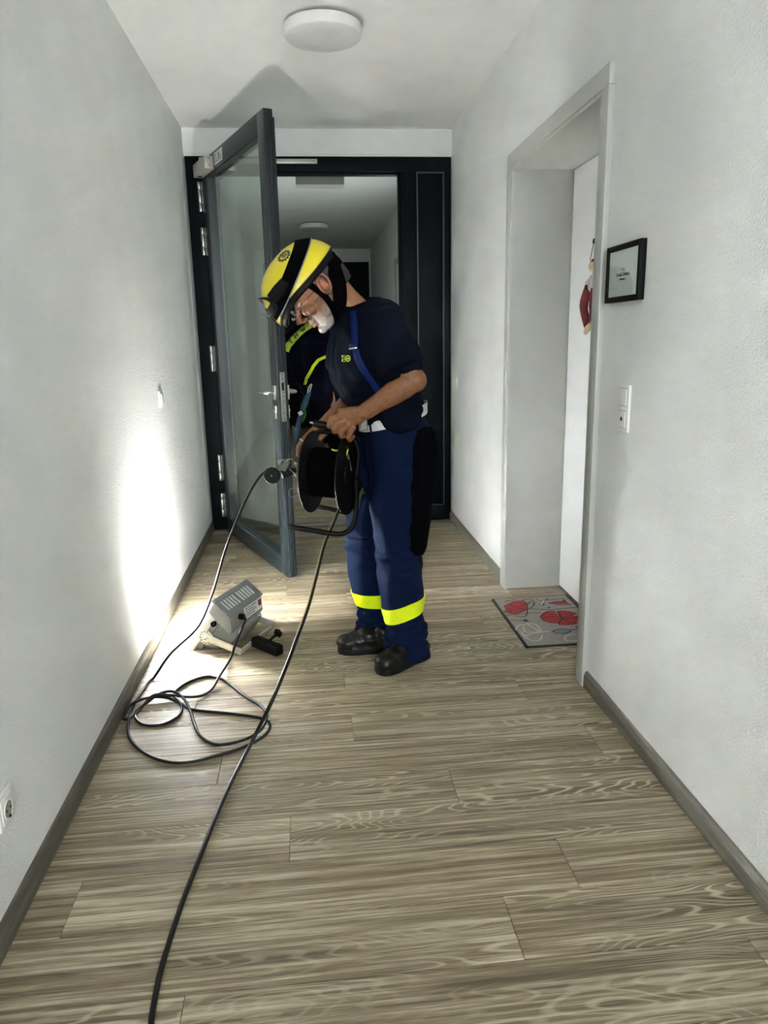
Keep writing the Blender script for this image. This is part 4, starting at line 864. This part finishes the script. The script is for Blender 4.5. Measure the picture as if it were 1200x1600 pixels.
# gear emblem
def emblem(s_):
    c0 = V((.012, s_*.066, .138)); g = MB(); cd = (c0-HCn).normalized()
    ex_ = V((1, 0, 0)); ex_ = (ex_-cd*ex_.dot(cd)).normalized(); ey_ = cd.cross(ex_)
    def pr(a, b_, k=1.012): p = HCn+cd*.15+ex_*a+ey_*b_; return HM @ onshell(p-HCn, k)
    R = [[], [], [], []]; N_ = 96
    for j in range(N_):
        a = 2*math.pi*j/N_; ro_ = .0205+(.0045 if (j % 8) < 4 else 0); ri = .0155
        R[0].append(pr(ri*math.cos(a), ri*math.sin(a), 1.0)); R[1].append(pr(ro_*math.cos(a), ro_*math.sin(a), 1.0)); R[2].append(pr(ro_*math.cos(a), ro_*math.sin(a))); R[3].append(pr(ri*math.cos(a), ri*math.sin(a)))
    g.rings(R, closed=True)
    def stroke(a, b_, w_=.0016):
        a = V((*a, 0)); b_ = V((*b_, 0)); t = (b_-a).normalized(); n_ = V((-t.y, t.x, 0))*w_
        vs = [a+n_, b_+n_, b_-n_, a-n_]; g.add([pr(v.x, v.y, 1.0) for v in vs]+[pr(v.x, v.y) for v in vs], [(0,1,2,3),(7,6,5,4),(0,4,5,1),(1,5,6,2),(2,6,7,3),(3,7,4,0)])
    m_ = -s_
    for a, b_ in (((-.012, .006), (-.003, .006)), ((-.0075, .006), (-.0075, -.002)), ((-.001, .008), (-.001, -.001)), ((.005, .008), (.005, -.001)), ((-.001, .0035), (.005, .0035)),
                  ((-.008, -.003), (-.005, -.012)), ((-.005, -.012), (-.001, -.004)), ((-.001, -.004), (.003, -.012)), ((.003, -.012), (.007, -.003))): stroke((a[0]*m_*-1, a[1]), (b_[0]*m_*-1, b_[1]))
    build('gear_emblem', g, M['ink'], hel, label='black gear emblem')
emblem(1); emblem(-1)

# shirt
def wr_n(p, sx, sy, sz, sc, amp): return noise.noise(V((p.x*sx, p.y*sy, p.z*sz))*sc)*amp
shm = MB(); torso(shm, .004, .99)
shm.rings([[V((cx+rx*math.cos(a), 2.83+ry*math.sin(a), z)) for a in (2*math.pi*j/36 for j in range(36))] for z, cx, rx, ry in ((.972, .325, .118, .158), (1.0, .312, .135, .168), (1.06, .290, .152, .172), (1.14, .262, .164, .18))])
shm.tube([shL+V((-.02, .07, .03)), shL+V((0, .01, .012)), shL.lerp(elL, .45)+V((-.004, 0, .004)), shL.lerp(elL, .80)+V((-.014, 0, .002))], [(.09, .085), (.088, .08), (.080, .074), (.084, .072)], 22, ref=(1, 0, 0))
shm.tube([shR+V((-.02, -.07, .03)), shR+V((0, -.01, .012)), shR.lerp(elR, .45), shR.lerp(elR, .8)], [.09, .084, .076, .076], 22)
shm.ell(at(627, 652, 2.66), (.078, .022, .062)); shm.ell(at(624, 640, 2.67), (.09, .03, .05)); shm.ell(at(618, 578, 2.625), (.07, .045, .045)); shm.ell(at(640, 572, 2.61), (.05, .05, .045))
def shirtwr(p, n):
    front = max(0, min(1, (.24-p.x)/.12)); low = max(0, min(1, (1.30-p.z)/.2))
    a = wr_n(p, 1, 1, .35, 26, .006) + wr_n(p, 1, 1, 1.6, 17, .005)
    a += front*(wr_n(p, .3, 2.4, .30, 15, .012)) + low*front*wr_n(p, 1, 1, 3.2, 12, .010)
    return p + n*a
shirt = remeshed('shirt', shm, M['navy'], man, .0055, 2, shirtwr, label='navy short-sleeved T-shirt')
build('collar', MB().tube([V((.168+.072*math.cos(a), 2.83+.078*math.sin(a), 1.412+.030*math.cos(a)*0.9)) for a in (2*math.pi*j/30 for j in range(30))], .008, 8, closed=True), M['navy'], shirt, smooth='all')
# chest badge, laid on the shirt
bg = MB(); bc = at(542, 560, 2.70)
bdat = []
from mathutils.bvhtree import BVHTree
def bvh(o): return BVHTree.FromPolygons([origin(o)+v.co for v in o.data.vertices], [tuple(p.vertices) for p in o.data.polygons])
bv = bvh(shirt)
def onto(px, py, tree, off=.002):
    d_ = ray(px, py).normalized(); h = tree.ray_cast(CP, d_)
    return (h[0]+h[1]*off, h[1]) if h[0] else (None, None)
def patch(mb, tree, px0, px1, py0, py1, off=.0025):
    ps = [onto(*q, tree, off)[0] for q in ((px0, py0), (px1, py0), (px1, py1), (px0, py1))]
    if None in ps: return
    n = (ps[1]-ps[0]).cross(ps[2]-ps[0]).normalized(); mb.prism(ps, n*-.001)
for a, b_, c_, d_ in ((535, 536.2, 555, 559), (536.2, 540, 555, 556), (536.2, 540, 558, 559), (535, 536.2, 561, 565), (536.2, 540.5, 561, 562), (536.2, 540.5, 564, 565)): patch(bg, bv, a, b_, c_, d_)
for j in range(12):
    a = 2*math.pi*j/12; cx, cy = 544.3+3.3*math.cos(a), 560+4.3*math.sin(a); patch(bg, bv, cx-.75, cx+.75, cy-.8, cy+.8)
for j in range(3): patch(bg, bv, 542.6+j*1.3, 543.4+j*1.3, 558.5, 561.8)
if bg.v: build('chest_badge', bg, M['neond'], shirt, label='small yellow gear badge')
# braces, over the shirt
def strap_on(name, pth, wpx, m, par, tree, off=.004, th_=.002, k=6):
    P = []; 
    for i in range(len(pth)-1):
        for j in range(k): t = j/k; P.append((pth[i][0]*(1-t)+pth[i+1][0]*t, pth[i][1]*(1-t)+pth[i+1][1]*t))
    P.append(pth[-1]); R = []; q = []
    for i, (x, y) in enumerate(P):
        tx, ty = P[min(i+1, len(P)-1)][0]-P[max(i-1, 0)][0], P[min(i+1, len(P)-1)][1]-P[max(i-1, 0)][1]; l__ = math.hypot(tx, ty) or 1
        nx, ny = -ty/l__*wpx/2, tx/l__*wpx/2
        a, na = onto(x+nx, y+ny, tree, off); b_, nb_ = onto(x-nx, y-ny, tree, off)
        if a is None or b_ is None: continue
        q.append((a, b_, (na+nb_).normalized()))
    if len(q) < 2: return None
    return build(name, MB().rings([[a, b_, b_-n_*th_, a-n_*th_] for a, b_, n_ in q]), m, par, smooth='all')
br = strap_on('shoulder_strap', [(552, 486), (554, 510), (555, 540), (559, 560), (570, 580), (582, 598), (592, 612)], 10, M['strap'], shirt, bv)
if br: br['label'] = 'blue brace strap over the shoulder'
strap_on('strap_buckle', [(553, 537), (554, 544)], 13, M['strap'], shirt, bv, .009, .006)
strap_on('buckle_bar', [(554, 542.5), (554.3, 545)], 12, M['steel2'], shirt, bv, .011, .003)

# trousers
def legsec(rows, dy=1.0):
    out = []
    for py, xf, xb, Y, ry in rows:
        a, b_ = at(xf, py, Y), at(xb, py, Y); c_ = (a+b_)/2; rx = (b_.x-a.x)/2
        out.append((c_, rx, ry))
    return [[V((c_.x+rx*math.cos(t), c_.y+ry*math.sin(t), c_.z)) for t in (2*math.pi*j/28 for j in range(28))] for c_, rx, ry in out]
trm = MB()
trm.rings([[V((cx+rx*math.cos(a), 2.83+ry*math.sin(a), z)) for a in (2*math.pi*j/36 for j in range(36))] for z, cx, rx, ry in ((1.045, .318, .118, .158), (1.0, .326, .124, .166), (.95, .338, .134, .176), (.90, .345, .140, .182), (.84, .342, .138, .185), (.80, .335, .12, .17))])
trm.rings(legsec([(670, 578, 672, 2.75, .085), (700, 576, 676, 2.75, .100), (750, 577, 672, 2.74, .098), (800, 579, 668, 2.73, .092), (850, 584, 662, 2.735, .084), (900, 590, 660, 2.745, .078), (940, 597, 661, 2.755, .074), (975, 603, 664, 2.765, .074), (1000, 603, 665, 2.775, .080), (1028, 600, 667, 2.78, .084)]))
trm.rings(legsec([(680, 556, 640, 2.91, .085), (730, 548, 636, 2.92, .095), (780, 541, 632, 2.93, .092), (830, 539, 625, 2.935, .086), (870, 541, 622, 2.94, .08), (910, 548, 618, 2.945, .075), (945, 559, 615, 2.95, .070), (965, 562, 614, 2.955, .070), (985, 553, 624, 2.955, .078), (1008, 551, 628, 2.955, .082)]))
trm.rings(legsec([(962, 568, 612, 2.955, .066), (966, 566, 612, 2.955, .066)]))
def trwr(p, n):
    low = max(0, min(1, (.30-p.z)/.2)); kn_z = math.exp(-((p.z-.5)/.07)**2); fr__ = max(0, -n.x)
    a = wr_n(p, 1, 1, .35, 13, .007) + wr_n(p, 1, 1, 1.5, 11, .010)
    a += low*(wr_n(p, .7, .7, 2.6, 15, .016) + wr_n(p, 1.2, 1, 3.6, 22, .008)) + kn_z*wr_n(p, 1, 1, 3, 16, .012)
    a += fr__*wr_n(p, .5, 2, .4, 12, .012)
    q = p + n*a; q.z = max(q.z, .022); return q
tr = remeshed('trousers', trm, M['trouser'], man, .0055, 2, trwr, label='blue work trousers')
tv = bvh(tr)
# seams at the knees
for pth in ([(541, 840), (553, 842), (566, 843), (574, 842)], [(583, 862), (592, 864), (602, 866)]): strap_on('knee_seam', pth, 1.4, M['pouch'], tr, tv, .0012, .001)
# neon bands round both lower legs
def legband(cpx, cpy, Y, h, tilt, rmax, rev=None):
    c_ = at(cpx, cpy, Y); R = []
    for j in range(48):
        a = 2*math.pi*j/48; d_ = V((math.cos(a), math.sin(a), 0)); row = []
        for dz in (h/2, -h/2):
            z = c_.z+dz+tilt*math.cos(a)*.08; o_ = V((c_.x, c_.y, z)); hit = tv.ray_cast(o_, d_, rmax)
            r_ = hit[3] if hit[0] else None
            row.append((o_, d_, r_))
        R.append(row)
    fb = [r[1][2] or r[0][2] for r in R]; ok = [x for x in fb if x]; av = sum(ok)/len(ok) if ok else .08
    out = []
    for row in R:
        pr_ = []
        for o_, d_, r_ in row: rr_ = (r_ or av); pr_ += [o_+d_*(rr_+.006)]
        ins = [o_+d_*((r_ or av)-.004) for o_, d_, r_ in row]
        out.append([pr_[0], pr_[1], ins[1], ins[0]])
    return MB().rings(out, closed=True)
build('reflective_band', legband(629, 950, 2.757, .066, .30, .11), M['neon'], tr, smooth=True, label='neon yellow band')
build('reflective_band', legband(585, 932, 2.95, .060, -.02, .10), M['neon'], tr, smooth=True, label='neon yellow band')
# thigh pouch at the back and apron-like pocket flap
pm_ = MB().rings([[V((c_.x+rx*math.cos(t), c_.y+ry*math.sin(t), c_.z)) for t in (2*math.pi*j/20 for j in range(20))] for c_, rx, ry in (
    (at(655, 668, 2.72), .060, .05), (at(658, 700, 2.70), .066, .062), (at(656, 760, 2.69), .060, .062), (at(652, 820, 2.69), .050, .055), (at(650, 855, 2.69), .042, .045), (at(650, 866, 2.69), .030, .030))])
remeshed('thigh_pouch', pm_, M['pouch'], man, .006, 4, lambda p, n: p+n*wr_n(p, 1, 1, .5, 14, .004), label='black pouch hanging over the back of the thigh')
# belt: white, seen at front and back, with buckle
bl = []
for j in range(72):
    a = 2*math.pi*j/72; cx, cy = .321, 2.83; z = 1.012+.034*math.cos(a)
    x, y_ = cx+.134*math.cos(a), cy+.176*math.sin(a); d_ = V((math.cos(a), math.sin(a), 0))
    bl.append([V((x, y_, z+.021)), V((x, y_, z-.021)), V((x, y_, z-.021))-d_*.004, V((x, y_, z+.021))-d_*.004])
belt = build('belt', MB().rings(bl, closed=True), M['belt'], man, smooth=True, label='white duty belt')
bb = MB(); bx = at(567, 662, 2.665)
bb.rbox((-.019, -.004, -.026), (.019, .004, .026), frame4(bx, (.75, -.62, .12), (-.62, -.75, 0), (0, 0, 1)), b=.003); build('belt_buckle', bb, M['steel'], man, smooth=True)
build('belt_loop', MB().tube([at(575, 648, 2.652), at(578, 662, 2.648), at(580, 676, 2.652)], .0035, 8), M['pouch'], man, smooth='all')
# boots
def boot(toe, heel, name='boot'):
    toe, heel = V(toe), V(heel); d_ = (toe-heel); L_ = d_.length; BM = frame4((heel.x, heel.y, 0), d_, V((0, 0, 1)).cross(d_), (0, 0, 1)); k = L_/.30
    sole = MB(); up = MB()
    def outl(z, g):
        pts_ = []
        for x, w_ in ((0, .020), (.012, .033), (.05, .038), (.11, .035), (.17, .044), (.225, .050), (.265, .045), (.288, .032), (.298, .014)): pts_.append((x*k, w_+g))
        return [BM @ V((x, w_, z)) for x, w_ in pts_] + [BM @ V((x, -w_, z)) for x, w_ in pts_[::-1]]
    sole.rings([outl(.001, -.002), outl(.012, .002), outl(.026, .001)])
    up.rings([outl(.015, -.002), outl(.04, -.002), outl(.052, -.007)])
    q = Matrix.Rotation(0, 3, 'Z'); R3 = BM.to_3x3()
    up.ell(BM @ V((.245*k, 0, .045)), (.053, .050, .038), R3); up.ell(BM @ V((.20*k, 0, .055)), (.06, .046, .040), R3); up.ell(BM @ V((.15*k, 0, .066)), (.06, .042, .046), R3)
    up.tube([BM @ V((.07*k, 0, .03)), BM @ V((.075*k, 0, .09)), BM @ V((.08*k, 0, .10)), BM @ V((.078*k, 0, .11))], [.042, .042, .036, .034], 18); up.ell(BM @ V((.035*k, 0, .045)), (.038, .037, .045), R3)
    b = remeshed(name, up, M['boot'], man, .0045, 3, lambda p, n: p+n*(wr_n(p, 1, 1, 2, 22, .0045)))
    build('boot_sole', sole, M['rubber'], b, smooth=True)
tL = atz(590, 1044, .03); tR = atz(527, 1008, .03)
boot((tL.x+.0, tL.y, 0), (tL.x+.222, tL.y+.150, 0)); boot((tR.x, tR.y, 0), (tR.x+.268, tR.y-.028, 0))
# ring on the right hand finger
rp, rq = at(473, 689, 2.861), at(467, 697, 2.858); rt_ = (rq-rp).normalized(); ru = rt_.orthogonal().normalized(); rv = rt_.cross(ru)
build('finger_ring', MB().tube([rp+(ru*math.cos(a)+rv*math.sin(a))*.0132 for a in (2*math.pi*j/24 for j in range(24))], .002, 8, closed=True), M['steel'], man, smooth='all')

# ================================================================== second person in the doorway, leaning forward
p2 = root('person', (.22, 4.62, 0), 'person in dark jacket with neon stripes standing in the doorway behind the man', 'person')
Y2 = 4.60
b2 = MB()
hd2 = at(489, 466, Y2); nk2 = at(504, 505, Y2); pv2 = at(575, 690, Y2)
b2.ell(hd2, (.098, .080, .122), Matrix.Rotation(math.radians(-18), 3, 'Y')); b2.tube([hd2, nk2], [.058, .06], 14)
b2.ell(hd2+V((-.096, 0, -.03)), (.016, .012, .018)); 
for s_ in (-1, 1): b2.ell(hd2+V((0, s_*.08, -.01)), (.018, .008, .03))
b2.tube([nk2, at(510, 530, Y2), at(530, 610, Y2), pv2], [(.08, .10), (.12, .17), (.12, .155), (.12, .155)], 20, ref=(1, 0, 0))
kn2 = at(572, 760, Y2); an2 = at(588, 838, Y2)
for s_ in (-.10, .10): b2.tube([pv2+V((0, s_, 0)), kn2+V((0, s_, 0)), V((an2.x, an2.y+s_, .08)), V((an2.x, an2.y+s_, .05))], [.075, .055, .04, .04], 14)
hand2 = at(478, 700, Y2-.2)
for s_ in (-1, 1):
    sh2 = at(500, 540, Y2)+V((0, s_*.18, 0)); el2 = at(512, 625, Y2)+V((.0, s_*.22, 0)); wr2 = at(500, 690, Y2)+V((0, s_*.12, 0))
    b2.tube([sh2, el2, wr2], [.05, .042, .026], 14); b2.tube([wr2, wr2+V((-.03, 0, -.03)), wr2+V((-.06, 0, -.06))], [(.022, .030), (.016, .038), (.014, .040)], 12, ref=(0, 0, 1))
    for i in range(4):
        q = wr2+V((-.06, (i-1.5)*.019, -.06)); b2.tube([q, q+V((-.02, 0, -.03)), q+V((-.012, 0, -.055)), q+V((.004, 0, -.068))], [.0095, .009, .0085, .007], 10)
    b2.tube([wr2+V((-.02, -s_*.03, -.02)), wr2+V((-.045, -s_*.048, -.045)), wr2+V((-.05, -s_*.045, -.075))], [.012, .010, .008], 10)
remeshed('body', b2, M['skin'], p2, .006, 2, None, lambda p: (.40, .22, .14))
j2 = MB()
j2.tube([at(502, 508, Y2), at(498, 527, Y2), at(505, 560, Y2), at(520, 610, Y2), at(545, 665, Y2), at(560, 705, Y2)], [(.085, .12), (.165, .205), (.20, .235), (.19, .225), (.165, .21), (.17, .21)], 28, ref=(1, 0, 0))
j2.tube([at(478, 520, Y2), at(462, 535, Y2-.02), at(462, 600, Y2-.06)], [.09, .10, .085], 16)
for s_ in (-1, 1): j2.tube([at(500, 540, Y2)+V((-.03, s_*.17, 0)), at(506, 620, Y2)+V((-.02, s_*.235, 0)), at(500, 684, Y2)+V((0, s_*.13, 0))], [.085, .075, .055], 16)
jk = remeshed('jacket', j2, M['dark'], p2, .008, 3, lambda p, n: p+n*(wr_n(p, 1, 1, .6, 10, .012)), label='dark navy jacket')
jt = bvh(jk)
strap_on('shoulder_band', [(447, 549), (450, 541), (458, 531), (467, 522), (476, 514), (487, 507), (497, 503)], 9.5, M['neond'], jk, jt, .004, .003)
strap_on('chest_stripe', [(477, 601), (479, 592), (485, 582), (490, 572), (497, 563), (505, 559), (514, 555), (524, 553)], 4.6, M['neon'], jk, jt, .004, .003)
lt = MB()
def lstroke(cx, cy, ang, a, b_, w_=.95):
    ca, sa = math.cos(ang), math.sin(ang)
    def T_(p): return (cx+p[0]*ca-p[1]*sa, cy+p[0]*sa+p[1]*ca)
    t = (b_[0]-a[0], b_[1]-a[1]); l__ = math.hypot(*t); n_ = (-t[1]/l__*w_, t[0]/l__*w_)
    ps = [onto(*T_((p[0]+q*n_[0], p[1]+q*n_[1])), jt, .010)[0] for p, q in ((a, 1), (b_, 1), (b_, -1), (a, -1))]
    if None not in ps: nn_ = (ps[1]-ps[0]).cross(ps[2]-ps[0]).normalized(); lt.prism(ps, nn_*-.003)
G = {'T': (((-2, -2.8), (2, -2.8)), ((0, -2.8), (0, 2.8))), 'H': (((-1.8, -2.8), (-1.8, 2.8)), ((1.8, -2.8), (1.8, 2.8)), ((-1.8, 0), (1.8, 0))), 'W': (((-2.8, -2.8), (-1.4, 2.8)), ((-1.4, 2.8), (0, -1.5)), ((0, -1.5), (1.4, 2.8)), ((1.4, 2.8), (2.8, -2.8)))}
for ch, cx, cy, an_ in (('T', 455, 534, -.76), ('H', 463.5, 525.5, -.78), ('W', 474, 516, -.70)):
    for a, b_ in G[ch]: lstroke(cx, cy, an_, (a[0]*1.3, a[1]*1.15), (b_[0]*1.3, b_[1]*1.15))
if lt.v: build('lettering', lt, M['ink'], jk)
t2m = MB()
t2m.tube([at(556, 690, Y2), at(568, 715, Y2)], [(.15, .20), (.14, .19)], 24, ref=(1, 0, 0))
for s_ in (-.10, .10): t2m.tube([pv2+V((0, s_, 0)), kn2+V((0, s_, 0)), V((an2.x, an2.y+s_, .05))], [.105, .088, .08], 18)
remeshed('trousers', t2m, M['dark'], p2, .008, 3, lambda p, n: p+n*(wr_n(p, 1, 1, .6, 10, .010)))
for s_ in (-.10, .10):
    bt = MB(); c_ = V((an2.x, an2.y+s_, 0)); bt.ell(c_+V((-.10, 0, .045)), (.10, .048, .042)); bt.ell(c_+V((0, 0, .05)), (.06, .044, .05)); bt.tube([c_+V((0, 0, .04)), c_+V((0, 0, .16))], .05, 14); bt.rbox((c_.x-.20, c_.y-.042, .002), (c_.x+.055, c_.y+.042, .03), b=.012)
    remeshed('boot', bt, M['boot'], p2, .007, 2)
# dark helmet with lamp
h2_ = MB(); HT = Matrix.Translation(hd2+V((.01, 0, .03))) @ Matrix.Rotation(math.radians(-22), 4, 'Y')
h2_.lathe([(.128, -.02), (.130, .0), (.126, .04), (.110, .08), (.075, .112), (.03, .126), (.001, .128)], HT, 32); hm2 = build('helmet', h2_, M['black'], p2, smooth=True)
lc = at(459, 498, Y2-.10); build('helmet_lamp', MB().lathe([(.001, -.014), (.010, -.014), (.012, .006), (.001, .008)], frame4(lc, (0, 0, 1), (.8, -.5, 0), (-.5, -.8, -.1)), 18), M['steel'], hm2, smooth=True)
build('lamp_bracket', MB().tube([lc, hd2+V((-.09, -.06, .02))], .012, 8), M['black'], hm2)
# lanyard hanging in front of the jacket
ly = MB().tube(spline([at(484, 612, Y2-.36), at(478, 626, Y2-.36), at(472, 642, Y2-.36), at(466, 665, Y2-.36), at(461, 695, Y2-.36)], 5), [.010, .012, .014, .016, .016, .017, .018, .018, .018, .014, .010, .014, .016, .016, .015, .015, .015, .015, .014, .013, .012], 10)
lo = build('lanyard', ly, M['teal'], p2, smooth=True, label='teal lanyard')
build('carabiner', MB().tube(spline([at(484, 612, Y2-.37), at(487, 600, Y2-.37), at(482, 606, Y2-.37), at(481, 614, Y2-.37)], 5), .004, 8), M['steel'], lo, smooth='all')
build('lanyard_ring', MB().tube([at(468, 643, Y2-.37), at(471, 648, Y2-.37)], .013, 12), M['white'], lo, smooth=True)
build('green_strap', MB().tube(spline([at(475, 636, Y2-.34), at(477, 648, Y2-.34), at(472, 660, Y2-.34)], 4), [(.010, .004)]*9, 8), M['green'], lo, smooth=True)
build('olive_strap', MB().tube(spline([at(458, 665, Y2-.33), at(460, 685, Y2-.33), at(457, 705, Y2-.33), at(456, 720, Y2-.33)], 4), [(.008, .003)]*13, 8), M['gripgreen'], lo, smooth=True)
